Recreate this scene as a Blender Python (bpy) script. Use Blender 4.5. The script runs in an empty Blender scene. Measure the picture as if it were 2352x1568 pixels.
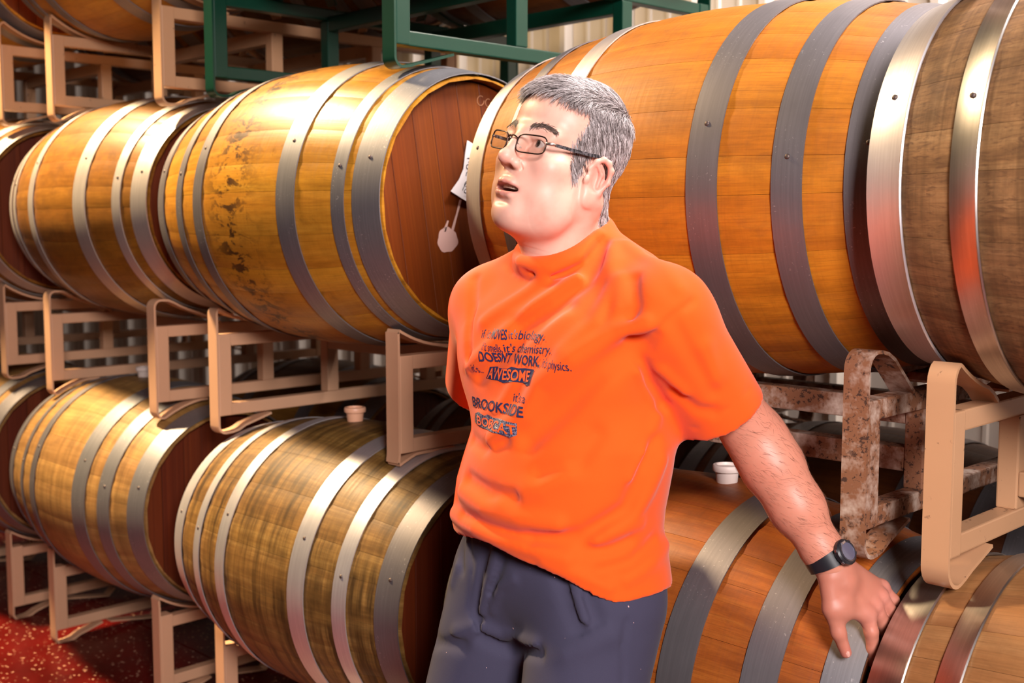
import bpy, bmesh, math, random
import numpy as np
from mathutils import Vector, Matrix, Euler
import openvdb as vdb

random.seed(7)
np.random.seed(7)
SC = bpy.context.scene
COL = SC.collection
PI = math.pi
R_ = math.radians

# ------------------------------------------------------------------ camera, sky, lights, exposure
CAM = Vector((0.0, -1.69, 1.43))
cam_d = bpy.data.cameras.new('camera')
cam = bpy.data.objects.new('camera', cam_d)
COL.objects.link(cam)
cam_d.sensor_width = 36.0
cam_d.lens = 2694.43 / 2352 * 36.0
right = Vector((0.70925272, 0.70495431, 0.0))
up = Vector((-0.06730339, 0.06771376, 0.99543212))
fwd = Vector((-0.70173416, 0.70601294, -0.09547198))
cm = Matrix.Identity(4)
for i in range(3):
    cm[i][0] = right[i]; cm[i][1] = up[i]; cm[i][2] = -fwd[i]; cm[i][3] = CAM[i]
cam.matrix_world = cm
cam_d.clip_start = 0.05
cam_d.dof.use_dof = True
cam_d.dof.focus_distance = 1.95
cam_d.dof.aperture_fstop = 5.0
SC.camera = cam

W = bpy.data.worlds.new('world')
SC.world = W
W.use_nodes = True
W.node_tree.nodes['Background'].inputs['Color'].default_value = (1.0, 0.64, 0.46, 1)
W.node_tree.nodes['Background'].inputs['Strength'].default_value = 0.034

SC.view_settings.view_transform = 'Standard'
SC.view_settings.look = 'None'
SC.view_settings.gamma = 1.0
SC.view_settings.use_curve_mapping = False
SC.view_settings.exposure = 0.35


def area_light(name, loc, target, size, energy, color, sy=None, spread=180):
    d = bpy.data.lights.new(name, 'AREA')
    d.energy = energy; d.color = color; d.spread = math.radians(spread)
    d.shape = 'RECTANGLE'; d.size = size; d.size_y = sy or size
    o = bpy.data.objects.new(name, d)
    COL.objects.link(o)
    o.location = loc
    o.rotation_euler = (Vector(target) - Vector(loc)).to_track_quat('-Z', 'Y').to_euler()
    return o


# daylight of the open roller door to the right of the photographer
area_light('door_daylight', (1.7, -2.35, 2.55), (-1.1, -0.1, 1.2), 0.9, 90, (1.0, 0.91, 0.90), 1.0, 120)
# warm lamp hanging over the aisle on the left
area_light('aisle_lamp', (-4.6, -0.85, 4.2), (-3.3, 0.0, 1.1), 0.4, 122, (1.0, 0.74, 0.42), 0.45, 78)
# unseen area light added behind the racks to brighten the metal wall
area_light('wall_fill_light', (0.2, 1.36, 4.3), (-0.1, 1.78, 0.9), 2.2, 330, (1.0, 0.92, 0.90), 0.3)


# ------------------------------------------------------------------ helpers
def tag(o, label=None, cat=None, group=None, kind=None):
    if label: o['label'] = label
    if cat: o['category'] = cat
    if group: o['group'] = group
    if kind: o['kind'] = kind
    return o


def link(name, data, parent=None, M=None):
    o = bpy.data.objects.new(name, data)
    COL.objects.link(o)
    if parent: o.parent = parent
    if M is not None: o.matrix_local = M
    return o


def empty(name, loc=(0, 0, 0), rot=(0, 0, 0)):
    o = bpy.data.objects.new(name, None)
    COL.objects.link(o)
    o.empty_display_size = 0.1
    o.location = loc
    o.rotation_euler = rot
    return o


def mesh(name, verts, faces, mats, smooth=True):
    m = bpy.data.meshes.new(name)
    m.from_pydata([tuple(map(float, v)) for v in verts], [], faces)
    m.validate()
    for k in (mats if isinstance(mats, (list, tuple)) else [mats]):
        m.materials.append(k)
    if smooth:
        m.polygons.foreach_set('use_smooth', [True] * len(m.polygons))
    m.update()
    return m


def sharp_by_angle(me, ang=35):
    bm = bmesh.new(); bm.from_mesh(me)
    for e in bm.edges:
        if len(e.link_faces) == 2 and e.calc_face_angle(0) > R_(ang):
            e.smooth = False
    bm.to_mesh(me); bm.free()
    return me


def recalc(me):
    bm = bmesh.new(); bm.from_mesh(me)
    bmesh.ops.recalc_face_normals(bm, faces=bm.faces)
    bm.to_mesh(me); bm.free()
    return me


class MB:
    """collects boxes, tubes and swept profiles into one mesh"""
    def __init__(s):
        s.v = []; s.f = []

    def add(s, v, f):
        n = len(s.v); s.v += [tuple(p) for p in v]
        s.f += [tuple(i + n for i in q) for q in f]

    def box(s, x0, x1, y0, y1, z0, z1, M=None):
        v = [Vector((x, y, z)) for x in (x0, x1) for y in (y0, y1) for z in (z0, z1)]
        if M: v = [M @ p for p in v]
        s.add(v, [(0, 1, 3, 2), (4, 6, 7, 5), (0, 4, 5, 1), (2, 3, 7, 6), (0, 2, 6, 4), (1, 5, 7, 3)])

    def tube(s, pts, r, n=8, closed=False):
        pts = [Vector(p) for p in pts]
        N = len(pts)
        rs = r if isinstance(r, (list, tuple)) else [r] * N
        prev = None; rings = []
        for i, p in enumerate(pts):
            if closed: t = pts[(i + 1) % N] - pts[i - 1]
            else: t = pts[min(i + 1, N - 1)] - pts[max(i - 1, 0)]
            if t.length < 1e-9: t = Vector((0, 0, 1))
            t.normalize()
            if prev is None:
                a = t.orthogonal().normalized()
            else:
                a = (prev - t * prev.dot(t)).normalized()
            prev = a
            b = t.cross(a)
            rings.append([p + (a * math.cos(2 * PI * k / n) + b * math.sin(2 * PI * k / n)) * rs[i] for k in range(n)])
        v = [q for ring in rings for q in ring]
        f = []
        for i in range(N if closed else N - 1):
            j = (i + 1) % N
            for k in range(n):
                f.append((i * n + k, i * n + (k + 1) % n, j * n + (k + 1) % n, j * n + k))
        if not closed:
            f.append(tuple(range(n))[::-1]); f.append(tuple((N - 1) * n + k for k in range(n)))
        s.add(v, f)

    def strip(s, path, half, thick):
        """flat bar: path is a list of (y, z); bar is 2*half wide in x and thick outward of the path (offset to the left)"""
        P = [Vector((0, a, b)) for a, b in path]
        N = len(P); inner = []; outer = []
        for i in range(N):
            t = (P[min(i + 1, N - 1)] - P[max(i - 1, 0)]).normalized()
            nrm = Vector((0, -t.z, t.y))
            inner.append(P[i]); outer.append(P[i] + nrm * thick)
        v = []
        for a, b in zip(inner, outer):
            v += [Vector((-half, a.y, a.z)), Vector((half, a.y, a.z)), Vector((half, b.y, b.z)), Vector((-half, b.y, b.z))]
        f = []
        for i in range(N - 1):
            for k in range(4):
                f.append((4 * i + k, 4 * i + (k + 1) % 4, 4 * i + 4 + (k + 1) % 4, 4 * i + 4 + k))
        f.append((0, 1, 2, 3)); f.append((4 * N - 1, 4 * N - 2, 4 * N - 3, 4 * N - 4))
        s.add(v, f)

    def me(s, name, mats, smooth=False, bevel=0.0):
        m = mesh(name, s.v, s.f, mats, smooth)
        recalc(m)
        if bevel:
            bm = bmesh.new(); bm.from_mesh(m)
            ed = [e for e in bm.edges if len(e.link_faces) == 2 and e.calc_face_angle(0) > R_(40)]
            bmesh.ops.bevel(bm, geom=ed, offset=bevel, segments=2, affect='EDGES', profile=0.6)
            bm.to_mesh(m); bm.free()
        return m

    def build(s, name, mats, parent=None, M=None, smooth=False, bevel=0.0):
        return link(name, s.me(name, mats, smooth, bevel), parent, M)


def catmull(pts, n=6):
    P = [Vector(p) for p in pts]
    out = []
    for i in range(len(P) - 1):
        p0 = P[max(i - 1, 0)]; p1 = P[i]; p2 = P[i + 1]; p3 = P[min(i + 2, len(P) - 1)]
        for k in range(n):
            t = k / n
            out.append(0.5 * ((2 * p1) + (p2 - p0) * t + (2 * p0 - 5 * p1 + 4 * p2 - p3) * t * t + (3 * p1 - p0 - 3 * p2 + p3) * t ** 3))
    out.append(P[-1])
    return out


# ------------------------------------------------------------------ materials
class NT:
    def __init__(s, name):
        s.m = bpy.data.materials.new(name)
        s.m.use_nodes = True
        s.t = s.m.node_tree
        s.b = s.t.nodes['Principled BSDF']

    def n(s, typ, **kw):
        nd = s.t.nodes.new(typ)
        for k, v in kw.items():
            if hasattr(nd, k) and not k.startswith('i_'):
                setattr(nd, k, v)
        return nd

    def l(s, a, b):
        s.t.links.new(a, b)

    def put(s, node, key, v):
        i = node.inputs[key]
        if hasattr(v, 'links') or isinstance(v, bpy.types.NodeSocket): s.l(v, i)
        else: i.default_value = v

    def math(s, op, a, b=0.0, c=None):
        nd = s.n('ShaderNodeMath', operation=op)
        s.put(nd, 0, a); s.put(nd, 1, b)
        if c is not None: s.put(nd, 2, c)
        return nd.outputs[0]

    def comb(s, x, y, z):
        nd = s.n('ShaderNodeCombineXYZ')
        s.put(nd, 0, x); s.put(nd, 1, y); s.put(nd, 2, z)
        return nd.outputs[0]

    def sep(s, v):
        nd = s.n('ShaderNodeSeparateXYZ'); s.l(v, nd.inputs[0])
        return nd.outputs

    def noise(s, vec, scale=1.0, detail=3.0, rough=0.55, dist=0.0):
        nd = s.n('ShaderNodeTexNoise')
        s.l(vec, nd.inputs['Vector'])
        nd.inputs['Scale'].default_value = scale; nd.inputs['Detail'].default_value = detail
        nd.inputs['Roughness'].default_value = rough; nd.inputs['Distortion'].default_value = dist
        return nd.outputs['Fac']

    def ramp(s, fac, stops):
        nd = s.n('ShaderNodeValToRGB')
        s.l(fac, nd.inputs[0])
        e = nd.color_ramp.elements
        while len(e) < len(stops): e.new(0.5)
        for el, (p, c) in zip(e, stops):
            el.position = p
            el.color = (c, c, c, 1) if not isinstance(c, (tuple, list)) else (*c, 1)
        return nd.outputs[0]

    def mix(s, fac, a, b, mode='MIX'):
        nd = s.n('ShaderNodeMix', data_type='RGBA', blend_type=mode)
        s.put(nd, 0, fac)
        for k, v in ((6, a), (7, b)):
            if isinstance(v, bpy.types.NodeSocket): s.l(v, nd.inputs[k])
            else: nd.inputs[k].default_value = (*v[:3], 1)
        return nd.outputs[2]

    def obj(s, ref=None):
        nd = s.n('ShaderNodeTexCoord')
        if ref: nd.object = ref
        return nd.outputs['Object']

    def rand(s):
        return s.n('ShaderNodeObjectInfo').outputs['Random']

    def bump(s, h, strength=0.2, dist=0.002):
        nd = s.n('ShaderNodeBump')
        nd.inputs['Strength'].default_value = strength; nd.inputs['Distance'].default_value = dist
        s.l(h, nd.inputs['Height'])
        s.l(nd.outputs[0], s.b.inputs['Normal'])

    def set(s, **kw):
        for k, v in kw.items():
            s.put(s.b, k.replace('_', ' '), v if not (isinstance(v, tuple) and len(v) == 3) else (*v, 1))
        return s


def plain(name, col, rough=0.5, metal=0.0, **kw):
    t = NT(name)
    t.set(Base_Color=col, Roughness=rough, Metallic=metal)
    for k, v in kw.items(): t.put(t.b, k.replace('_', ' '), v)
    return t.m


WOOD_K = 0.56


def wood(name, dark, mid, light, ref=None, rough=0.42, cross=0.3, band=None, dirt=0.3, dirtcol=(0.05, 0.025, 0.012), grain=0.5, seed=0.0,
         figure=0.0, tint=0.22, streak=0.0, coat=0.0, blue=0.5, mottle=0.35):
    """stave timber. With ref (the barrel) the pattern runs in the barrel's cylinder coordinates"""
    dark, mid, light = [(q[0] * WOOD_K, q[1] * WOOD_K * 0.97, q[2] * WOOD_K * blue) for q in (dark, mid, light)]
    t = NT(name)
    rnd = t.rand()
    if ref is not None:
        x, y, z = t.sep(t.obj(ref))
        z = t.math('SUBTRACT', z, 0.35)
        ang = t.math('ARCTAN2', y, z)
        v = t.math('MULTIPLY', ang, 0.33)
        u = x
    else:
        x, y, z = t.sep(t.obj())
        u = x; v = t.math('ADD', y, t.math('MULTIPLY', rnd, 9.0))
    w = t.math('ADD', t.math('MULTIPLY', rnd, 31.0), seed)
    g1 = t.noise(t.comb(t.math('MULTIPLY', u, 5.0), t.math('MULTIPLY', v, 130.0), w), 1.0, 5.0, 0.6, 0.4)
    g2 = t.noise(t.comb(t.math('MULTIPLY', u, 2.0), t.math('MULTIPLY', v, 22.0), w), 1.0, 3.0, 0.5, 1.2)
    cr = t.noise(t.comb(t.math('MULTIPLY', u, 150.0), t.math('MULTIPLY', v, 6.0), seed), 1.0, 4.0, 0.65)
    bl = t.noise(t.comb(t.math('MULTIPLY', u, 5.0), t.math('MULTIPLY', v, 7.0), seed + 4.0), 1.0, 4.0, 0.6)
    fac = t.math('ADD', t.math('MULTIPLY', g1, grain), t.math('MULTIPLY', g2, 1.0 - grain))
    col = t.ramp(fac, [(0.28, dark), (0.5, mid), (0.74, light)])
    # every stave has its own tone
    hs = t.n('ShaderNodeHueSaturation')
    t.put(hs, 'Color', col)
    t.put(hs, 'Value', t.math('MULTIPLY_ADD', rnd, tint, 1.0 - tint * 0.55))
    t.put(hs, 'Hue', t.math('MULTIPLY_ADD', rnd, 0.008, 0.496))
    col = hs.outputs[0]
    mot = t.noise(t.comb(t.math('MULTIPLY', u, 9.0), t.math('MULTIPLY', v, 16.0), seed + 21.0), 1.0, 6.0, 0.7, 0.3)
    col = t.mix(t.math('MULTIPLY', t.ramp(mot, [(0.42, 0.0), (0.66, 1.0)]), mottle), col, tuple(c * 0.42 for c in mid))
    fine = t.noise(t.comb(t.math('MULTIPLY', u, 14.0), t.math('MULTIPLY', v, 420.0), w), 1.0, 3.0, 0.7)
    col = t.mix(t.math('MULTIPLY', t.ramp(fine, [(0.48, 0.0), (0.72, 1.0)]), 0.5), col, tuple(c * 0.45 for c in mid))
    if figure:
        fg = t.noise(t.comb(t.math('MULTIPLY', u, 26.0), t.math('MULTIPLY', v, 90.0), w), 1.0, 3.0, 0.6, 2.2)
        col = t.mix(t.math('MULTIPLY', t.ramp(fg, [(0.52, 0.0), (0.66, 1.0)]), figure), col, dark)
    if cross:
        col = t.mix(t.math('MULTIPLY', t.ramp(cr, [(0.5, 0.0), (0.72, 1.0)]), cross), col, tuple(c * 0.35 for c in mid))
        col = t.mix(t.math('MULTIPLY', t.ramp(cr, [(0.30, 1.0), (0.46, 0.0)]), cross * 0.5), col, light)
    if streak:
        s1 = t.noise(t.comb(t.math('MULTIPLY', u, 45.0), t.math('MULTIPLY', v, 2.5), seed + 2.0), 1.0, 3.0, 0.6)
        s2 = t.math('MULTIPLY', t.ramp(s1, [(0.42, 0.0), (0.62, 1.0)]), t.ramp(bl, [(0.30, 0.1), (0.55, 1.0)]))
        col = t.mix(t.math('MULTIPLY', s2, streak), col, tuple(c * 0.22 for c in mid))
    if dirt:
        d = t.noise(t.comb(t.math('MULTIPLY', u, 14.0), t.math('MULTIPLY', v, 22.0), seed + 8.0), 1.0, 5.0, 0.65, 0.6)
        dm = t.math('MULTIPLY', t.ramp(d, [(0.55, 0.0), (0.68, 1.0)]), t.ramp(bl, [(0.40, 0.0), (0.62, 1.0)]))
        if band:
            e_ = t.math('DIVIDE', t.math('SUBTRACT', u, band[0]), band[1])
            bm_ = t.math('EXPONENT', t.math('MULTIPLY', t.math('MULTIPLY', e_, e_), -1.0))
            d3 = t.noise(t.comb(t.math('MULTIPLY', u, 15.0), t.math('MULTIPLY', v, 30.0), seed + 15.0), 1.0, 5.0, 0.7, 0.5)
            dm = t.math('MAXIMUM', t.math('MULTIPLY', dm, 0.5), t.math('MULTIPLY', bm_, t.ramp(d3, [(0.50, 0.0), (0.55, 1.0)])))
        col = t.mix(t.math('MULTIPLY', dm, dirt), col, dirtcol)
    t.l(col, t.b.inputs['Base Color'])
    t.put(t.b, 'Roughness', t.math('MULTIPLY_ADD', cr, 0.25, rough - 0.1))
    t.put(t.b, 'Specular IOR Level', 0.32)
    if coat:
        t.put(t.b, 'Coat Weight', coat); t.put(t.b, 'Coat Roughness', 0.30)
    t.bump(t.math('ADD', t.math('MULTIPLY', g1, 0.6), t.math('MULTIPLY', cr, 0.5)), 0.25, 0.0012)
    return t.m


def steel(name, base, rough=0.36, spots=0.25, metal=0.8, spotcol=(0.75, 0.70, 0.68), var=0.35):
    t = NT(name)
    c = t.obj()
    x, y, z = t.sep(c)
    n1 = t.noise(c, 9.0, 4.0, 0.6)
    n2 = t.noise(c, 210.0, 2.0, 0.5)
    br = t.noise(t.comb(t.math('MULTIPLY', x, 260.0), t.math('MULTIPLY', y, 7.0), t.math('MULTIPLY', z, 7.0)), 1.0, 3.0)
    col = t.mix(t.math('MULTIPLY', n1, var), base, tuple(b * 0.42 for b in base))
    col = t.mix(t.math('MULTIPLY', t.ramp(br, [(0.4, 0.0), (0.75, 1.0)]), 0.25), col, tuple(min(1, b * 1.5) for b in base))
    sp = t.math('MULTIPLY', t.ramp(n2, [(0.66, 0.0), (0.72, 1.0)]), t.ramp(n1, [(0.47, 0.0), (0.62, 1.0)]))
    col = t.mix(t.math('MULTIPLY', sp, spots), col, spotcol)
    t.l(col, t.b.inputs['Base Color'])
    t.put(t.b, 'Metallic', metal)
    t.put(t.b, 'Roughness', t.math('MULTIPLY_ADD', n1, 0.22, rough - 0.1))
    t.bump(br, 0.05, 0.0005)
    return t.m


def paint(name, base, rust=(0.09, 0.035, 0.015), amount=0.12, rough=0.45, fade=0.15, stain=(0.42, 0.16, 0.05), metal=0.0, soft=0.0, fine=55.0):
    t = NT(name)
    c = t.obj()
    n1 = t.noise(c, 7.0, 4.0, 0.6)
    n2 = t.noise(c, fine, 5.0, 0.7)
    n3 = t.noise(c, 18.0, 4.0, 0.65)
    col = t.mix(t.math('MULTIPLY', n1, fade * 2), base, tuple(b * 0.62 for b in base))
    if soft:
        col = t.mix(t.math('MULTIPLY', t.ramp(n3, [(0.56 - soft * 0.26, 0.0), (0.74 - soft * 0.22, 1.0)]), min(soft, 0.92)), col, stain)
    lo = 0.70 - amount * 0.9
    chip = t.math('MULTIPLY', t.ramp(n2, [(lo, 0.0), (lo + 0.04, 1.0)]), t.ramp(n3, [(0.62 - amount, 0.0), (0.70 - amount, 1.0)]))
    col = t.mix(chip, col, rust)
    t.l(col, t.b.inputs['Base Color'])
    t.put(t.b, 'Roughness', t.math('MULTIPLY_ADD', chip, 0.3, rough))
    t.put(t.b, 'Metallic', metal)
    t.bump(t.math('SUBTRACT', t.math('MULTIPLY', n2, 0.15), chip), 0.2, 0.0008)
    return t.m
# ------------------------------------------------------------------ the setting
# floor: red sealed concrete with pale flecks, poured in slabs with narrow joints
def floor_material():
    t = NT('red_flecked_floor')
    c = t.obj()
    n1 = t.noise(c, 2.2, 4.0, 0.6)
    n2 = t.noise(c, 60.0, 2.0, 0.5)
    col = t.ramp(n1, [(0.3, (0.045, 0.001, 0.0006)), (0.7, (0.13, 0.003, 0.0015))])
    vo = t.n('ShaderNodeTexVoronoi', feature='F1')
    t.l(c, vo.inputs['Vector']); vo.inputs['Scale'].default_value = 62.0
    fl = t.math('MULTIPLY', t.ramp(vo.outputs['Distance'], [(0.20, 1.0), (0.30, 0.0)]), t.ramp(n2, [(0.50, 0.0), (0.56, 1.0)]))
    col = t.mix(fl, col, (0.55, 0.30, 0.19))
    t.l(col, t.b.inputs['Base Color'])
    t.put(t.b, 'Roughness', t.math('MULTIPLY_ADD', n1, 0.35, 0.18))
    t.put(t.b, 'Specular IOR Level', 0.25)
    t.bump(n2, 0.08, 0.001)
    return t.m


M_FLOOR = floor_material()
mb = MB(); mb.box(-9.0, 4.6, -6.2, 2.0, -0.12, -0.012)
fl = mb.build('floor', plain('floor_joint_grey', (0.05, 0.02, 0.015), 0.8))
tag(fl, kind='structure')
xs = [-9.0, -5.6, -2.2, 1.2, 4.6]
ys = [-6.2, -3.0, 0.30, 2.0]
for i in range(4):
    for j in range(3):
        mb = MB(); mb.box(xs[i] + 0.003, xs[i + 1] - 0.003, ys[j] + 0.003, ys[j + 1] - 0.003, -0.012, 0.0)
        mb.build('floor_slab', M_FLOOR, fl)

# back wall: corrugated metal cladding, one ribbed sheet after another
WALL_Y = 1.78
t = NT('wall_sheet_paint')
c = t.obj()
t.l(t.mix(t.noise(c, 3.0, 3.0), (0.74, 0.66, 0.56), (0.62, 0.53, 0.44)), t.b.inputs['Base Color'])
t.set(Roughness=0.33, Metallic=0.15)
M_WALL = t.m
prof = []
p = 0.305
for (a, d) in ((0.0, 0), (0.012, 0.032), (0.038, 0.032), (0.052, 0), (0.118, 0), (0.124, 0.006), (0.136, 0.006), (0.142, 0), (0.205, 0), (0.211, 0.006), (0.223, 0.006), (0.229, 0)):
    prof.append((a, d))
wall = MB(); wall.box(-9.0, 4.6, WALL_Y + 0.045, WALL_Y + 0.12, -0.12, 4.6)
wo = wall.build('wall_back', plain('wall_core', (0.5, 0.45, 0.4), 0.7))
tag(wo, kind='structure')
sv = []; sf = []
pts = [(k * p + a, d) for k in range(3) for a, d in prof] + [(3 * p, 0)]
for (a, d) in pts:
    for z in (0.0, 4.6):
        sv.append((a, -d, z))
for (a, d) in pts:
    for z in (0.0, 4.6):
        sv.append((a, -d + 0.004, z))
n = len(pts)
for i in range(n - 1):
    sf.append((2 * i, 2 * i + 2, 2 * i + 3, 2 * i + 1))
    sf.append((2 * n + 2 * i, 2 * n + 2 * i + 1, 2 * n + 2 * i + 3, 2 * n + 2 * i + 2))
sheet = recalc(mesh('wall_sheet', sv, sf, M_WALL, False))
x = -9.0
while x < 4.5:
    link('wall_sheet', sheet, wo, Matrix.Translation((x, WALL_Y + 0.041, 0.0)))
    x += 3 * p
# ------------------------------------------------------------------ barrels
BR, BE, BH = 0.350, 0.288, 0.465       # bilge radius, end radius, half length


def prof_r(x):
    return BR - (BR - BE) * (x / BH) ** 2


GEO = {}
BLANK = plain('placeholder', (0.5, 0.3, 0.1))


def stave_mesh(w):
    """one stave of angular width w, bent lengthwise, centred on local +z of the barrel axis"""
    key = ('stave', round(w, 4))
    if key in GEO: return GEO[key]
    nx, nc = 16, 4
    g = 0.0022                      # half joint
    v = []; f = []
    for k in range(nx + 1):
        x = -BH + 2 * BH * k / nx
        r = prof_r(x)
        for j in range(nc + 1):
            s = -1 + 2 * j / nc
            a = s * (w / 2 - g * 0.35)
            rr = r - (0.0016 if abs(s) == 1 else 0.0) - (0.0055 if k in (0, nx) else 0.0)
            v.append((x, rr * math.sin(a), rr * math.cos(a)))
    no = len(v)
    for k in range(nx + 1):
        x = -BH + 2 * BH * k / nx
        r = prof_r(x) - (0.022 if k not in (0, nx) else 0.0095)
        for s in (-1, 1):
            a = s * (w / 2 - g * 0.35)
            v.append((x, r * math.sin(a), r * math.cos(a)))
    for k in range(nx):
        for j in range(nc):
            a = k * (nc + 1) + j
            f.append((a, a + nc + 1, a + nc + 2, a + 1))
        b = no + 2 * k
        f.append((b, b + 1, b + 3, b + 2))
        f.append((k * (nc + 1), b, b + 2, (k + 1) * (nc + 1)))
        f.append((k * (nc + 1) + nc, (k + 1) * (nc + 1) + nc, b + 3, b + 1))
    for k in (0, nx):
        ring = [k * (nc + 1) + j for j in range(nc + 1)] + [no + 2 * k + 1, no + 2 * k]
        f.append(tuple(ring if k == 0 else ring[::-1]))
    m = recalc(mesh('stave', v, f, BLANK))
    sharp_by_angle(m, 40)
    GEO[key] = m
    return m


def hoop_mesh(x0, x1, edge=0.0):
    key = ('hoop', round(x0, 4), round(x1, 4), edge)
    if key in GEO: return GEO[key]
    n = 96
    lift, th = 0.0012, 0.0022
    ps = []
    m_ = (x0 + x1) / 2
    sec = [(x0, lift), (x0, lift + th), (m_, lift + th + 0.0003), (x1, lift + th), (x1, lift)]
    if edge:                                           # rolled rim on the wider side
        xe = x1 if abs(x1) < abs(x0) else x0
        sg = 1 if xe == x1 else -1
        if sg > 0: sec = [(x0, lift), (x0, lift + th), (x1 - 0.005, lift + th), (x1 - 0.002, lift + th + edge), (x1, lift + th), (x1, lift)]
        else: sec = [(x0, lift), (x0, lift + th), (x0 + 0.002, lift + th + edge), (x0 + 0.005, lift + th), (x1, lift + th), (x1, lift)]
    v = []; f = []
    q = len(sec)
    for k in range(n):
        a = 2 * PI * k / n
        for (x, d) in sec:
            r = prof_r(x) + d
            v.append((x, r * math.sin(a), r * math.cos(a)))
    for k in range(n):
        k2 = (k + 1) % n
        for j in range(q):
            j2 = (j + 1) % q
            f.append((k * q + j, k2 * q + j, k2 * q + j2, k * q + j2))
    m = recalc(mesh('hoop', v, f, BLANK))
    sharp_by_angle(m, 35)
    GEO[key] = m
    return m


def rivet_mesh():
    if 'rivet' in GEO: return GEO['rivet']
    v = []; f = []
    rings = ((0.0046, 0.0), (0.0042, 0.0013), (0.0026, 0.0022))
    for (r, z) in rings:
        for k in range(8): v.append((r * math.cos(k * PI / 4), r * math.sin(k * PI / 4), z))
    v.append((0, 0, 0.0025))
    for i in range(2):
        for k in range(8):
            f.append((i * 8 + k, i * 8 + (k + 1) % 8, i * 8 + 8 + (k + 1) % 8, i * 8 + 8 + k))
    for k in range(8): f.append((16 + k, 16 + (k + 1) % 8, 24))
    GEO['rivet'] = recalc(mesh('rivet', v, f, BLANK))
    return GEO['rivet']


def head_boards(widths):
    key = ('head', tuple(widths))
    if key in GEO: return GEO[key]
    out = []
    Rh = prof_r(BH) - 0.013
    tot = sum(widths)
    y = -Rh
    for w in widths:
        y0 = y; y1 = y + 2 * Rh * w / tot; y = y1
        a0 = y0 + 0.0006; a1 = y1 - 0.0006
        top = []; bot = []
        for k in range(7):
            yy = a0 + (a1 - a0) * k / 6
            h = math.sqrt(max(Rh * Rh - yy * yy, 0))
            top.append((yy, h)); bot.append((yy, -h))
        loop = top + bot[::-1]
        n = len(loop)
        v = []
        cy = (a0 + a1) / 2
        for (dx, sh) in ((-0.018, 0.0), (-0.0012, 0.0), (0.0, 0.0011)):
            for (yy, zz) in loop:
                v.append((dx, yy - math.copysign(sh, yy - cy), zz * (1 - sh)))
        f = [tuple(range(n))[::-1], tuple(range(2 * n, 3 * n))]
        for i in range(2):
            for k in range(n):
                f.append((i * n + k, i * n + (k + 1) % n, (i + 1) * n + (k + 1) % n, (i + 1) * n + k))
        out.append(recalc(mesh('head_board', v, f, BLANK, False)))
    GEO[key] = out
    return out


def slot(o, mat):
    """object-level material: mesh data stays shared"""
    o.material_slots[0].link = 'OBJECT'
    o.material_slots[0].material = mat


_w = [11, 14, 17, 14, 11, 17, 14, 14, 11, 17, 14, 11, 14, 17, 17, 14, 11, 14, 17, 11, 14, 17, 11, 14, 17, 11]
_s = 2 * PI / sum(_w)
STAVES = []
_a = 0.0
for q in _w:
    STAVES.append((_a + q * _s / 2, q * _s)); _a += q * _s
HEADW = (0.9, 1.0, 0.8, 1.1, 0.95, 0.85, 1.0, 0.9)

DEF = dict(ch=(0.405, 0.4660), q=(0.325, 0.370), bi=(0.155, 0.212))


BARRELS = []


def barrel(x, y, z, label, group, woodf, hoopm, headm, roll=0.0, left=None, rightb=None, rivets=True, edge=0.0, boardroll=0.0, yaw=0.0, hoop_label=None):
    """barrel lying along x; (x, y, z) is the middle of its axis. Its Empty sits under the belly"""
    BARRELS.append((x, y, z))
    root = empty('wine_barrel', (x, y, z - BR), (0, 0, yaw))
    tag(root, label, 'barrel', group)
    wm = woodf(root) if callable(woodf) else woodf
    T = Matrix.Translation((0, 0, BR))
    for a, w in STAVES:
        o = link('stave', stave_mesh(w), root, T @ Matrix.Rotation(-(a + roll), 4, 'X'))
        slot(o, wm)
    L = dict(DEF); L.update(left or {})
    Rr = dict(DEF); Rr.update(rightb or {})
    for side, D in ((-1, L), (1, Rr)):
        for k in ('ch', 'q', 'bi'):
            x0, x1 = D[k]
            if side < 0: x0, x1 = -x1, -x0
            o = link('hoop', hoop_mesh(x0, x1, edge), root, T)
            hm = D.get('m_' + k, hoopm)
            slot(o, hm)
            if hoop_label: o['label'] = hoop_label
            if rivets:
                xm = (x0 + x1) / 2
                slope = -2 * (BR - BE) * xm / BH ** 2
                for da in (0.0,):
                    a = 1.25 + da + 0.35 * ((hash((k, side)) % 5) - 2) * 0.0 + D.get('ra', 0.0) + {'ch': 0.0, 'q': 0.07, 'bi': -0.1}[k]
                    M = Matrix.Rotation(a, 4, 'X') @ Matrix.Translation((xm, 0, prof_r(xm) + 0.0034)) @ Matrix.Rotation(-math.atan(slope), 4, 'Y')
                    r_ = link('rivet', rivet_mesh(), o, M)
                    slot(r_, M_RIVET)
    for side in (1, -1):
        for m in head_boards(HEADW):
            M = T @ Matrix.Translation((side * (BH - 0.034), 0, 0)) @ Matrix.Rotation(0 if side > 0 else PI, 4, 'Z') @ Matrix.Rotation(boardroll, 4, 'X')
            o = link('head_board', m, root, M)
            slot(o, headm)
    return root


M_RIVET = steel('rivet_steel', (0.13, 0.095, 0.085), 0.55, 0.0)
H_GREY = steel('hoop_grey', (0.22, 0.20, 0.21), 0.50, 0.5)
H_DARK = steel('hoop_dark', (0.27, 0.26, 0.275), 0.50, 0.7, var=0.55)
H_PALE = steel('hoop_pale', (0.56, 0.50, 0.46), 0.47, 0.3)
H_NEW = steel('hoop_new', (0.60, 0.56, 0.53), 0.33, 0.35, 1.0, var=0.4)
H_BRIGHT = steel('hoop_bright', (0.70, 0.66, 0.68), 0.42, 0.2)

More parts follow.
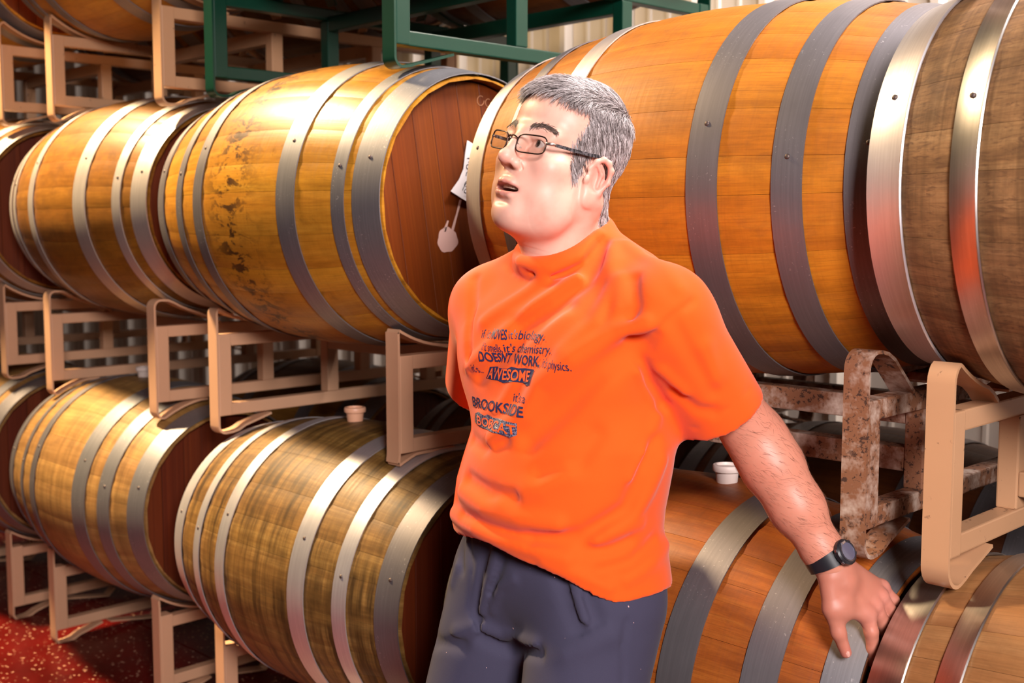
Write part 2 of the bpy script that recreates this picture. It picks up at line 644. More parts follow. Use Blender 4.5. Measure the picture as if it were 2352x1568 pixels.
HEAD_RED = wood('head_red', (0.12, 0.018, 0.008), (0.20, 0.032, 0.011), (0.27, 0.05, 0.016), None, 0.5, 0.0, dirt=0.15, grain=0.6, tint=0.25)
HEAD_AMBER = wood('head_amber', (0.18, 0.032, 0.006), (0.27, 0.055, 0.010), (0.34, 0.08, 0.017), None, 0.45, 0.0, dirt=0.12, grain=0.6, tint=0.25)
HEAD_DARK = wood('head_dark', (0.10, 0.020, 0.010), (0.17, 0.035, 0.014), (0.22, 0.05, 0.018), None, 0.5, 0.0, dirt=0.1, grain=0.6)
W_BACK = wood('back_row_oak', (0.20, 0.075, 0.02), (0.34, 0.14, 0.04), (0.46, 0.21, 0.07), None, 0.5, 0.15, dirt=0.2)
W_BACKRED = wood('back_row_red_oak', (0.12, 0.03, 0.012), (0.22, 0.06, 0.02), (0.30, 0.09, 0.03), None, 0.5, 0.15, dirt=0.2)

golden = lambda r: wood('golden_oak', (0.56, 0.215, 0.028), (0.78, 0.335, 0.052), (0.95, 0.48, 0.10), r, 0.36, 0.16, dirt=0.95, dirtcol=(0.045, 0.018, 0.006), seed=3.0, band=(-0.03, 0.085), tint=0.26)
amber = lambda r: wood('amber_oak', (0.26, 0.095, 0.016), (0.38, 0.15, 0.03), (0.50, 0.225, 0.056), r, 0.42, 0.18, dirt=0.45, dirtcol=(0.12, 0.05, 0.02), seed=11.0, tint=0.18, coat=0.15, mottle=0.7)
orange = lambda r: wood('orange_varnished_oak', (0.62, 0.185, 0.020), (0.82, 0.265, 0.028), (0.92, 0.345, 0.05), r, 0.52, 0.16, dirt=0.3, dirtcol=(0.16, 0.06, 0.02), seed=23.0, tint=0.10, mottle=0.45)
brown = lambda r: wood('rough_brown_oak', (0.20, 0.095, 0.05), (0.47, 0.235, 0.11), (0.62, 0.35, 0.18), r, 0.6, 0.28, dirt=0.5, dirtcol=(0.10, 0.05, 0.025), seed=31.0, blue=0.8, figure=0.8, tint=0.14, streak=0.5, mottle=0.75)
sandy = lambda r: wood('sandy_oak', (0.38, 0.185, 0.06), (0.58, 0.31, 0.105), (0.74, 0.45, 0.18), r, 0.5, 0.3, dirt=0.45, dirtcol=(0.12, 0.06, 0.025), seed=41.0, blue=0.85, tint=0.25, coat=0.1, streak=0.45)
dusty = lambda r: wood('weathered_oak', (0.22, 0.10, 0.028), (0.38, 0.195, 0.06), (0.62, 0.37, 0.14), r, 0.5, 0.45, dirt=0.5, dirtcol=(0.06, 0.03, 0.012), seed=53.0, blue=0.75, tint=0.16, streak=1.0, mottle=0.5)
russet = lambda r: wood('russet_oak', (0.34, 0.07, 0.022), (0.52, 0.13, 0.038), (0.64, 0.20, 0.06), r, 0.42, 0.16, dirt=0.35, dirtcol=(0.12, 0.04, 0.02), seed=67.0, tint=0.14, mottle=0.5)
honey = lambda r: wood('honey_oak', (0.50, 0.22, 0.075), (0.62, 0.29, 0.105), (0.70, 0.36, 0.14), r, 0.36, 0.08, dirt=0.12, seed=79.0, blue=0.95, tint=0.2)

golden2 = lambda r: wood('top_tier_oak', (0.62, 0.24, 0.03), (0.85, 0.37, 0.055), (0.98, 0.50, 0.11), r, 0.45, 0.16, dirt=0.3, seed=91.0, tint=0.2, mottle=0.3)
ZL, ZM, ZT = 0.593, 1.497, 2.387
FR = 'wine barrels of the front row'
BK = 'wine barrels of the back row'
FAR = 'wine barrels far down the row'

# middle tier, front row, right to left
B4 = barrel(-0.385, 0.192, ZM, 'rough grey-brown barrel cut by the right edge of the picture, middle tier', FR, brown, H_NEW, HEAD_AMBER, 0.10, edge=0.0018,
            left=dict(q=(0.285, 0.327), bi=(0.12, 0.175), m_ch=H_BRIGHT, ra=-0.1), rightb={})
B3 = barrel(-1.318, 0.262, ZM + 0.004, 'large smooth orange barrel right behind the man, middle tier', FR, orange, H_GREY, HEAD_AMBER, 0.02,
            left=dict(ch=(0.413, 0.4660), q=(0.30, 0.335), bi=(0.155, 0.205), m_ch=H_PALE, m_bi=H_PALE), rightb=dict(bi=(0.132, 0.190), q=(0.285, 0.335), ch=(0.40, 0.4660), ra=0.12))
B2 = barrel(-2.41, 0.161, ZM - 0.010, 'golden barrel with black drips and dark hoops whose end bears the paper note', FR, golden, H_DARK, HEAD_AMBER, 0.15,
            left=dict(ch=(0.415, 0.4660), q=(0.275, 0.31), bi=(0.155, 0.20), m_ch=H_GREY, m_q=H_GREY, m_bi=H_GREY), rightb=dict(bi=(0.165, 0.225), q=(0.337, 0.372), ch=(0.395, 0.4660)), boardroll=0.16)
B1 = barrel(-3.524, 0.223, ZM, 'amber barrel with pale dusty hoops, third of the middle tier from the man', FR, amber, H_PALE, HEAD_RED, 0.05,
            left=dict(q=(0.36, 0.395), bi=(0.155, 0.20), ch=(0.425, 0.4660)), rightb=dict(bi=(0.13, 0.195), q=(0.325, 0.36)))
B0 = barrel(-4.615, 0.19, ZM, 'barrel at the left edge of the picture in the middle tier, red-brown end showing', FR, amber, H_PALE, HEAD_RED, 0.3, rivets=False)
# lower tier, front row
b4 = barrel(-0.370, 0.168, ZL, 'smooth honey barrel with two shiny hoops in the bottom right corner', FR, honey, H_NEW, HEAD_AMBER, 0.07, edge=0.0022,
            left=dict(ch=(0.405, 0.4660), q=(0.315, 0.355)))
b3 = barrel(-1.325, 0.195, ZL, 'russet barrel in the bottom tier under the hand of the man', FR, russet, H_GREY, HEAD_RED, 0.12,
            rightb=dict(bi=(0.135, 0.20), q=(0.285, 0.345), ch=(0.41, 0.4660), m_ch=H_DARK, ra=0.3))
b2 = barrel(-2.345, 0.146, ZL - 0.004, 'weathered streaky barrel with bright pale hoops left of the trousers, bottom tier', FR, dusty, H_BRIGHT, HEAD_RED, 0.33,
            left=dict(q=(0.275, 0.31), bi=(0.13, 0.175)), rightb=dict(bi=(0.14, 0.195), q=(0.285, 0.325), ch=(0.405, 0.4660), m_ch=H_GREY))
b1 = barrel(-3.533, 0.19, ZL + 0.002, 'sandy barrel with dark grey hoops below the amber one, bottom tier', FR, sandy, H_DARK, HEAD_RED, 0.2,
            left=dict(q=(0.26, 0.285), bi=(0.14, 0.18), m_ch=H_GREY, m_q=H_GREY, m_bi=H_GREY), rightb=dict(bi=(0.13, 0.20), q=(0.265, 0.32), ch=(0.40, 0.4660)))
b0 = barrel(-4.64, 0.19, ZL, 'barrel at the left edge of the picture in the bottom tier, dark red end showing', FR, sandy, H_GREY, HEAD_RED, 0.4, rivets=False)
# top tier, front row
T1 = barrel(-3.50, 0.20, ZT, 'amber barrel cut by the top edge of the picture at far left', FR, golden2, H_DARK, HEAD_RED, 0.25, rivets=False)
T0 = barrel(-4.60, 0.20, ZT + 0.012, 'barrel of the top tier in the top left corner, only its end hoop showing', FR, golden2, H_DARK, HEAD_AMBER, 0.5, rivets=False)
T2 = barrel(-2.40, 0.20, ZT, 'dark barrel lying in the green rack at the top edge', FR, W_BACKRED, H_DARK, HEAD_DARK, 0.4, rivets=False)
# back row
YB = 0.925
for (bx, bz, lab, wm, hm) in (
        (-0.42, ZM, 'back row barrel behind the rough brown one, middle tier', W_BACK, H_DARK),
        (-1.365, ZM, 'back row barrel hidden behind the smooth orange one, middle tier', W_BACK, H_DARK),
        (-2.42, ZM, 'back row barrel behind the golden one, middle tier', W_BACK, H_DARK),
        (-3.52, ZM, 'back row barrel behind the amber one, middle tier', W_BACK, H_DARK),
        (-0.42, ZL, 'dark back row barrel seen through the tan rack at the right, bottom tier', W_BACKRED, H_DARK),
        (-1.365, ZL, 'dark red back row barrel seen through the rusty rack, bottom tier', W_BACKRED, H_DARK),
        (-2.36, ZL, 'dark back row barrel seen through the rack above the weathered one, bottom tier', W_BACKRED, H_DARK),
        (-3.53, ZL, 'back row barrel seen through the rack above the sandy one, bottom tier', W_BACK, H_GREY),
        (-2.42, ZT, 'back row barrel above the golden one, seen through the green rack', W_BACKRED, H_DARK),
        (-3.52, ZT, 'back row barrel at the top edge, seen through the tan rack', W_BACK, H_DARK),
        (-4.62, ZT, 'back row barrel in the top left corner behind the tan racks', W_BACK, H_DARK)):
    barrel(bx, YB + (0.05 if -1.5 < bx < -1.2 else 0.0), bz + (0.012 if bx < -4.5 else 0.0), lab, BK, wm, hm, HEAD_DARK, random.random(), rivets=False)
# ------------------------------------------------------------------ racks: each carries two barrels side by side
TAN = paint('tan_paint', (0.50, 0.275, 0.145), (0.05, 0.02, 0.012), amount=0.095, rough=0.42)
PINK = paint('dull_tan_paint', (0.56, 0.315, 0.185), amount=0.05, rough=0.5)
RUST = paint('rusty_white_paint', (0.58, 0.46, 0.38), (0.045, 0.016, 0.008), 0.17, 0.6, 0.25, (0.17, 0.052, 0.012), soft=1.0, fine=95.0)
GREEN = paint('green_paint', (0.001, 0.034, 0.019), (0.05, 0.06, 0.045), 0.02, 0.32, 0.15)
BROWN = paint('rusty_brown_paint', (0.26, 0.13, 0.06), amount=0.14, rough=0.6, soft=0.4)

RD = 1.115     # rack depth
RH = 0.343     # rack height


def bend_path(h, tail_y, tail_z, HKR=0.018):
    """flat bar wrapped round a corner post: cradle arm, hook, front face, lower hook, foot arm"""
    up_ = [(tail_y, h - tail_z), (0.080, h - 0.016)]
    up_ += [(0.058, h - 0.005), (max(0.040, HKR + 0.006), h - 0.001), (HKR, h)]
    up_ += [(HKR - HKR * math.sin(a), h - HKR + HKR * math.cos(a)) for a in [PI / 12 * q for q in range(1, 7)]]
    lo_ = [(HKR - HKR * math.sin(a), HKR - HKR * math.cos(a)) for a in [PI / 12 * q for q in range(6, 0, -1)]]
    lo_ += [(HKR, 0.0), (max(0.040, HKR + 0.006), 0.001), (0.058, 0.005), (0.080, 0.016), (tail_y - (0.05 if tail_y > 0.2 else 0.0), 0.040)]
    return up_ + lo_


def push_out(path, X, y0, z0, back, dz):
    """bend a strap path so that it lies against the barrels instead of cutting them"""
    P = [Vector((0, a, b)) for a, b in path]
    D = []
    for i in range(len(P) - 1):
        n = max(1, round((P[i + 1] - P[i]).length / 0.025))
        D += [P[i].lerp(P[i + 1], k / n) for k in range(n)]
    D.append(P[-1])
    out = []
    for q in D:
        yy = (RD - q.y) if back else q.y
        zz = q.z + dz
        for bx, by, bz in BARRELS:
            if abs(bx - X) > BH + 0.01: continue
            r = prof_r(min(BH, max(0.0, abs(bx - X) - 0.022))) + 0.0115
            dy = yy + y0 - by; dzz = zz + z0 - bz
            d = math.hypot(dy, dzz)
            if d < r:
                yy += dy / d * (r + 0.001 - d); zz += dzz / d * (r + 0.001 - d)
        z_ = zz - dz
        if path[-1][1] < 0.06: z_ = min(z_, 0.0435) if q.z < 0.06 else z_
        out.append(((RD - yy) if back else yy, z_))
    return out


def rack(x0, x1, y, z, mat, label, group, mid=(0.365, 0.75), h=RH, rails=(0.200,), tail=(0.215, 0.075), yaw=0.0, hook=None, cat='rack', wid=0.0215, zoff=(0, 0), hook_r=0.018):
    root = empty('barrel_rack', ((x0 + x1) / 2, y, z), (0, 0, yaw))
    tag(root, label, cat, group)
    sx = (x1 - x0) / 2
    for s, dz in ((-1, zoff[0]), (1, zoff[1])):
        X = s * sx
        for flip in (0, 1):
            M = Matrix.Translation((X, 0, dz)) if not flip else Matrix.Translation((X, RD, dz)) @ Matrix.Rotation(PI, 4, 'Z')
            b = MB(); b.strip(push_out(bend_path(h, *tail, hook_r), x0 if s < 0 else x1, y, z, flip, dz), wid, -0.006)
            sm_ = sharp_by_angle(b.me('cradle_strap', mat, True), 40); link('cradle_strap', sm_, root, M)
            b = MB(); b.box(-0.0205, 0.0205, 0.0005, 0.040, 0.045, h - 0.0735)
            b.build('corner_post', mat, root, M, bevel=0.003)
        for zz, nm_ in ((h - (0.098 if z < 0.1 else 0.090), 'top_rail'), (0.061, 'bottom_rail')):
            b = MB(); b.box(X - 0.0175, X + 0.0175, 0.03, RD - 0.03, zz - 0.0165 + dz, zz + 0.0165 + dz)
            b.build(nm_, mat, root, bevel=0.003)
        for my in mid:
            b = MB(); b.box(X - 0.0175, X + 0.0175, my, my + 0.04, 0.0775 + dz, h - (0.1145 if z < 0.1 else 0.1065) + dz)
            b.build('inner_post', mat, root, bevel=0.003)
        for my, sg in ((0.335, -1), (0.78, 1)):          # inner cradle arms
            for flip in ((0, 1) if z < 0.1 else (0,)):
                zt = h - 0.062 if not flip else 0.03
                zb = h - 0.03 if not flip else 0.0
                b = MB()
                pth = [(my + sg * 0.14, zt), (my, (h - 0.008) if not flip else 0.008), (my - sg * 0.03, (h - 0.004) if not flip else 0.004), (my - sg * 0.06, zt)]
                b.strip([(a, c + dz) for a, c in push_out(pth, x0 if s < 0 else x1, y, z, 0, dz)], wid, 0.005)
                b.build('inner_cradle', mat, root, Matrix.Translation((X, 0, 0)), bevel=0.001)
    for my in mid:
        for rz in rails:
            b = MB(); b.box(-sx + 0.0175, sx - 0.0175, my + 0.002, my + 0.038, rz, rz + 0.042)
            b.build('cross_rail', mat, root, bevel=0.003)
    return root


RG = 'steel barrel racks'
Z2, Z3 = 0.886, 1.777
rack(-0.771, -0.04, 0.0, Z2 + 0.002, TAN, 'bright tan rack with chipped paint under the barrel at the right edge', RG, mid=(0.255, 0.82), rails=(0.10,), tail=(0.155, 0.075), hook_r=0.032)
rack(-1.66, -0.909, 0.0, Z2 + 0.022, RUST, 'rusty white rack under the large orange barrel', RG, mid=(0.20, 0.84), rails=(0.188, 0.105), h=0.325, tail=(0.15, 0.075), hook_r=0.026)
rack(-2.827, -2.058, 0.0, Z2 - 0.012, PINK, 'dull tan rack under the golden barrel, left of the man', RG, rails=(0.205,))
rack(-3.875, -3.167, 0.0, Z2 - 0.010, PINK, 'dull tan rack under the amber barrel, middle tier', RG, rails=(0.205,))
rack(-4.96, -4.25, 0.0, Z2 + 0.012, PINK, 'dull tan rack at the left edge under the middle tier', RG, rails=(0.205,))
rack(-3.92, -3.19, 0.0, 0.0, PINK, 'tan rack standing on the red floor under the sandy barrel', RG, rails=(0.205,))
rack(-2.83, -2.06, 0.0, 0.0, PINK, 'tan rack standing on the floor under the weathered barrel', RG, rails=(0.205,))
rack(-1.74, -0.98, 0.0, 0.0, PINK, 'tan rack standing on the floor under the russet barrel', RG, rails=(0.205,))
rack(-0.77, -0.04, 0.0, 0.0, TAN, 'tan rack standing on the floor under the honey barrel', RG, rails=(0.205,))
rack(-5.00, -4.28, 0.0, 0.0, PINK, 'tan rack standing on the floor at the left edge of the picture', RG, rails=(0.205,))
rack(-3.79, -3.085, 0.0, Z3 + 0.008, TAN, 'tan rack on the amber barrel, beside the green rack in the top tier', RG, rails=(0.205,))
rack(-4.86, -4.195, 0.0, Z3 + 0.020, TAN, 'tan rack in the top left corner with its post at the left edge', RG, rails=(0.205,))
rack(-2.830, -2.045, 0.0, Z3 + 0.012, GREEN, 'dark green rack on top of the golden barrel', RG, rails=(0.205,), yaw=-0.03)
rack(-0.771, -0.05, 0.0, Z3 + 0.012, BROWN, 'rusty brown rack whose foot rests on the rough barrel in the top right corner', RG)

# silicone bungs standing in the bung holes on top of the lower barrels
def bung(x, y, z, mat, label):
    b = MB()
    prof = [(0.016, -0.02), (0.0205, 0.0), (0.0225, 0.020), (0.0272, 0.022), (0.028, 0.0245), (0.028, 0.032), (0.0265, 0.0345), (0.021, 0.035), (0.019, 0.030), (0.001, 0.030)]
    v = []; f = []; n = 28
    for r, zz in prof:
        for k in range(n): v.append((r * math.cos(2 * PI * k / n), r * math.sin(2 * PI * k / n), zz))
    for i in range(len(prof) - 1):
        for k in range(n): f.append((i * n + k, i * n + (k + 1) % n, (i + 1) * n + (k + 1) % n, (i + 1) * n + k))
    f.append(tuple(range(n))); f.append(tuple((len(prof) - 1) * n + k for k in range(n)))
    o = link('barrel_bung', sharp_by_angle(recalc(mesh('barrel_bung', v, f, mat)), 40))
    o.location = (x, y, z)
    tag(o, label, 'bung', 'silicone bungs on the bottom tier')
    return o


M_WHITE = plain('white_silicone', (0.78, 0.66, 0.60), 0.45)
M_PINKB = plain('pinkish_silicone', (0.70, 0.36, 0.22), 0.45)
bung(-3.587, 0.19, ZL + BR - 0.002, M_WHITE, 'white bung on top of the sandy barrel, half hidden by a rack post')
bung(-2.395, 0.146, ZL + BR - 0.004, M_PINKB, 'pinkish bung on top of the weathered streaky barrel')
bung(-1.285, 0.195, ZL + BR - 0.002, M_WHITE, 'white bung on the russet barrel beside the bare arm')

# ------------------------------------------------------------------ signed distance volumes (bodies, cloth, hands)
F32 = np.float32


class Vol:
    def __init__(s, lo, hi, h):
        s.lo = np.array(lo, float); s.h = h
        s.n = np.ceil((np.array(hi, float) - s.lo) / h).astype(int) + 1
        s.ax = [(s.lo[i] + h * np.arange(s.n[i])).astype(F32) for i in range(3)]
        s.D = np.full(s.n, 0.5, F32)

    def sl(s, lo, hi, m):
        r = []
        for i in range(3):
            a = int(max(0, math.floor((lo[i] - m - s.lo[i]) / s.h))); b = int(min(s.n[i], math.ceil((hi[i] + m - s.lo[i]) / s.h) + 1))
            if b <= a: return None, None
            r.append(slice(a, b))
        g = (s.ax[0][r[0]][:, None, None], s.ax[1][r[1]][None, :, None], s.ax[2][r[2]][None, None, :])
        return tuple(r), g

    def put(s, r, d, k, op):
        A = s.D[r]
        if op == 'add':
            if k > 0:
                h = np.maximum(k - np.abs(A - d), 0) / k
                s.D[r] = np.minimum(A, d) - h * h * k * 0.25
            else: s.D[r] = np.minimum(A, d)
        elif op == 'sub':
            d = -d
            if k > 0:
                h = np.maximum(k - np.abs(A - d), 0) / k
                s.D[r] = np.maximum(A, d) + h * h * k * 0.25
            else: s.D[r] = np.maximum(A, d)

    def ell(s, c, rad, k=0.01, op='add', M=None):
        """ellipsoid; M: 3x3 whose columns are its axes"""
        c = np.array(c, float); rad = np.array(rad, float)
        m = float(max(rad)) if M is not None else None
        lo = c - (rad if M is None else m); hi = c + (rad if M is None else m)
        r, g = s.sl(lo, hi, k + 4 * s.h)
        if r is None: return
        q = [g[i] - F32(c[i]) for i in range(3)]
        if M is not None:
            q = [q[0] * F32(M[0][j]) + q[1] * F32(M[1][j]) + q[2] * F32(M[2][j]) for j in range(3)]
        a = np.sqrt(sum((q[i] / F32(rad[i])) ** 2 for i in range(3)))
        b = np.sqrt(sum((q[i] / F32(rad[i] ** 2)) ** 2 for i in range(3)))
        s.put(r, a * (a - 1) / np.maximum(b, 1e-6), k, op)

    def cap(s, a, b, ra, rb=None, k=0.01, op='add'):
        """capsule whose radius runs from ra to rb"""
        rb = ra if rb is None else rb
        a = np.array(a, float); b = np.array(b, float); m = max(ra, rb)
        r, g = s.sl(np.minimum(a, b) - m, np.maximum(a, b) + m, k + 4 * s.h)
        if r is None: return
        ba = b - a; L = float(ba @ ba) + 1e-12
        p = [g[i] - F32(a[i]) for i in range(3)]
        t = np.clip((p[0] * F32(ba[0]) + p[1] * F32(ba[1]) + p[2] * F32(ba[2])) / F32(L), 0, 1)
        d = np.sqrt(sum((p[i] - t * F32(ba[i])) ** 2 for i in range(3))) - (F32(ra) + t * F32(rb - ra))
        s.put(r, d, k, op)

    def chain(s, pts, rad, k=0.01, op='add'):
        for i in range(len(pts) - 1):
            s.cap(pts[i], pts[i + 1], rad[i], rad[i + 1], k, op)

    def grid(s):
        return s.ax[0][:, None, None], s.ax[1][None, :, None], s.ax[2][None, None, :]

    def polys(s):
        g = vdb.FloatGrid(0.5)
        g.copyFromArray(np.ascontiguousarray(s.D))
        g.transform = vdb.createLinearTransform(voxelSize=s.h)
        p, t, q = g.convertToPolygons(0.0, 0.0)
        p = p + s.lo
        return p, [tuple(map(int, f)) for f in t] + [tuple(map(int, f)) for f in q]


def keep_largest(me):
    """drop stray islands"""
    bm = bmesh.new(); bm.from_mesh(me)
    bm.verts.ensure_lookup_table()
    seen = set(); isl = []
    for v in bm.verts:
        if v.index in seen: continue
        st = [v]; seen.add(v.index); cur = []
        while st:
            u = st.pop(); cur.append(u)
            for e in u.link_edges:
                w = e.other_vert(u)
                if w.index not in seen: seen.add(w.index); st.append(w)
        isl.append(cur)
    isl.sort(key=len, reverse=True)
    for c in isl[1:]:
        bmesh.ops.delete(bm, geom=c, context='VERTS')
    bm.to_mesh(me); bm.free()


def smooth_mesh(me, it=2, f=0.5):
    bm = bmesh.new(); bm.from_mesh(me)
    for _ in range(it):
        bmesh.ops.smooth_vert(bm, verts=bm.verts, factor=f, use_axis_x=True, use_axis_y=True, use_axis_z=True)
    bm.to_mesh(me); bm.free()


def rot3(al, p, r):
    ca, sa, cp, sp, cr, sr = math.cos(al), math.sin(al), math.cos(p), math.sin(p), math.cos(r), math.sin(r)
    Rr = np.array([[cr, 0, sr], [0, 1, 0], [-sr, 0, cr]])
    Rp = np.array([[1, 0, 0], [0, cp, sp], [0, -sp, cp]])
    Rz = np.array([[ca, sa, 0], [-sa, ca, 0], [0, 0, 1]])
    return Rz @ Rp @ Rr


# ------------------------------------------------------------------ the man
HEAD_O = np.array([-1.275, -0.290, 1.528])
HEAD_S = 1.03
HEAD_R = rot3(R_(5), R_(14), R_(9)) * HEAD_S
HINV = np.linalg.inv(HEAD_R)
HM = Matrix([[*map(float, HEAD_R[i]), float(HEAD_O[i])] for i in range(3)] + [[0, 0, 0, 1]])


def w2h(p): return HINV @ (np.array(p) - HEAD_O)


man = empty('person', (-1.30, -0.47, 0.0))
tag(man, 'grey-haired man in an orange printed t-shirt leaning back against the barrels', 'person')
MI = Matrix.Translation((1.30, 0.47, 0.0))          # world -> man


def skin_material():
    t = NT('skin')
    a = t.n('ShaderNodeVertexColor'); a.layer_name = 'tint'
    c = t.obj()
    n1 = t.noise(c, 190.0, 3.0, 0.6)
    n2 = t.noise(c, 24.0, 3.0, 0.6)
    col = t.mix(t.math('MULTIPLY', t.ramp(n2, [(0.45, 0.0), (0.65, 1.0)]), 0.22), a.outputs['Color'], (0.55, 0.17, 0.11))
    t.l(col, t.b.inputs['Base Color'])
    t.put(t.b, 'Roughness', 0.46)
    t.put(t.b, 'Subsurface Weight', 0.12)
    t.b.inputs['Subsurface Radius'].default_value = (0.9, 0.35, 0.2)
    t.b.inputs['Subsurface Scale'].default_value = 0.008
    t.put(t.b, 'Specular IOR Level', 0.4)
    t.bump(n1, 0.10, 0.0006)
    return t.m


M_SKIN = skin_material()
SKIN = np.array([0.74, 0.42, 0.325])


def head_volume():
    V = Vol((-0.105, -0.150, -0.235), (0.105, 0.135, 0.155), 0.0016)
    e, c = V.ell, V.cap
    e((0, 0.008, 0.046), (0.0755, 0.092, 0.082), 0.02)                 # cranium
    e((0, -0.040, 0.060), (0.064, 0.050, 0.050), 0.03)                 # forehead
    e((0, -0.028, -0.020), (0.064, 0.066, 0.075), 0.03)                # face block
    for s in (-1, 1):
        c((s * 0.060, 0.004, -0.045), (s * 0.046, -0.036, -0.083), 0.018, 0.020, 0.03)   # jaw angle
        c((s * 0.046, -0.036, -0.083), (s * 0.014, -0.072, -0.092), 0.020, 0.019, 0.03)
        e((s * 0.045, -0.048, -0.050), (0.024, 0.034, 0.036), 0.03)    # cheek
        e((s * 0.047, -0.064, -0.014), (0.021, 0.022, 0.017), 0.025)   # cheekbone
        c((s * 0.012, -0.089, 0.030), (s * 0.050, -0.076, 0.031), 0.0085, 0.0085, 0.018)  # brow
    e((0, -0.078, -0.092), (0.022, 0.0175, 0.016), 0.022)               # chin
    e((0, -0.034, -0.098), (0.042, 0.045, 0.022), 0.03)                # under the chin
    e((0, -0.076, -0.052), (0.032, 0.024, 0.030), 0.022)               # muzzle
    for s in (-1, 1):                                                  # eye sockets
        e((s * 0.0345, -0.100, 0.014), (0.0190, 0.017, 0.0135), 0.016, 'sub')
    for s in (-1, 1):                                                  # lids over the eyeballs
        e((s * 0.0340, -0.0775, 0.0140), (0.0155, 0.0142, 0.0140), 0.006)
        c((s * 0.021, -0.0885, 0.0235), (s * 0.049, -0.0815, 0.0230), 0.0035, 0.004, 0.008)   # upper lid fold
        c((s * 0.022, -0.0875, 0.0025), (s * 0.046, -0.0805, 0.0035), 0.0035, 0.0035, 0.010)  # lower lid bag
        e((s * 0.0340, -0.093, 0.0140), (0.0130, 0.0125, 0.0062), 0.002, 'sub')                # opening
    # nose
    V.chain([(0, -0.090, 0.030), (0, -0.100, 0.008), (0, -0.1125, -0.013)], [0.0075, 0.0085, 0.0105], 0.014)
    e((0, -0.1155, -0.0165), (0.0110, 0.0105, 0.0095), 0.008)
    for s in (-1, 1):
        e((s * 0.0135, -0.1005, -0.0215), (0.0078, 0.0105, 0.0080), 0.007)
        e((s * 0.0068, -0.1075, -0.0300), (0.0040, 0.0060, 0.0048), 0.003, 'sub')
        c((s * 0.0175, -0.1005, -0.018), (s * 0.0200, -0.094, -0.0275), 0.0014, 0.0012, 0.004, 'sub')
    c((0, -0.1065, -0.034), (0, -0.1050, -0.044), 0.0020, 0.0026, 0.006, 'sub')                         # philtrum
    # lips, parted
    for s in (-1, 1):
        c((0, -0.1025, -0.0505), (s * 0.012, -0.0990, -0.0510), 0.0048, 0.0046, 0.006)
        c((s * 0.012, -0.0990, -0.0510), (s * 0.0285, -0.0835, -0.0575), 0.0046, 0.0024, 0.006)
        c((0, -0.0995, -0.0690), (s * 0.012, -0.0965, -0.0680), 0.0062, 0.0056, 0.006)
        c((s * 0.012, -0.0965, -0.0680), (s * 0.0280, -0.0830, -0.0595), 0.0056, 0.0024, 0.006)
    e((0, -0.096, -0.0592), (0.0250, 0.021, 0.0056), 0.003, 'sub')
    e((0, -0.103, -0.0800), (0.016, 0.006, 0.0038), 0.010, 'sub')       # below the lip
    # ears
    for s in (-1, 1):
        def E(x, y, z): return (s * (x - 0.001), y * 1.05 - 0.013, z * 1.08 - 0.010)
        e(E(0.079, 0.012, -0.006), (0.0075, 0.019, 0.032), 0.008, 'add')
        e(E(0.0865, 0.010, 0.000), (0.0065, 0.0125, 0.020), 0.006, 'sub')
        V.chain([E(0.0785, -0.004, 0.012), E(0.0830, 0.002, 0.023), E(0.0865, 0.011, 0.0290), E(0.0885, 0.021, 0.0265), E(0.0900, 0.0285, 0.017), E(0.0890, 0.029, 0.000), E(0.0850, 0.021, -0.018)],
                [0.0030, 0.0034, 0.0037, 0.0038, 0.0038, 0.0034, 0.0030], 0.005)
        V.chain([E(0.0850, 0.006, 0.018), E(0.0850, 0.0165, 0.008), E(0.0840, 0.0155, -0.010)], [0.0022, 0.0030, 0.0028], 0.004)
        e(E(0.0805, 0.006, -0.030), (0.0050, 0.0095, 0.0115), 0.008)
        e(E(0.0810, -0.006, -0.004), (0.0040, 0.0045, 0.0065), 0.004)
    # neck, running down into the collar
    nb = w2h((-1.290, -0.258, 1.385)); nt = (0.0, 0.030, -0.040)
    c(nt, nb, 0.0560, 0.0635, 0.035)
    nf = w2h((-1.294, -0.300, 1.395))
    c((0, -0.020, -0.080), nf, 0.034, 0.040, 0.035)
    c((0.062, 0.020, -0.045), w2h((-1.262, -0.315, 1.385)), 0.010, 0.010, 0.030)     # neck tendon
    c((-0.062, 0.020, -0.045), w2h((-1.302, -0.315, 1.385)), 0.010, 0.010, 0.030)
    return V


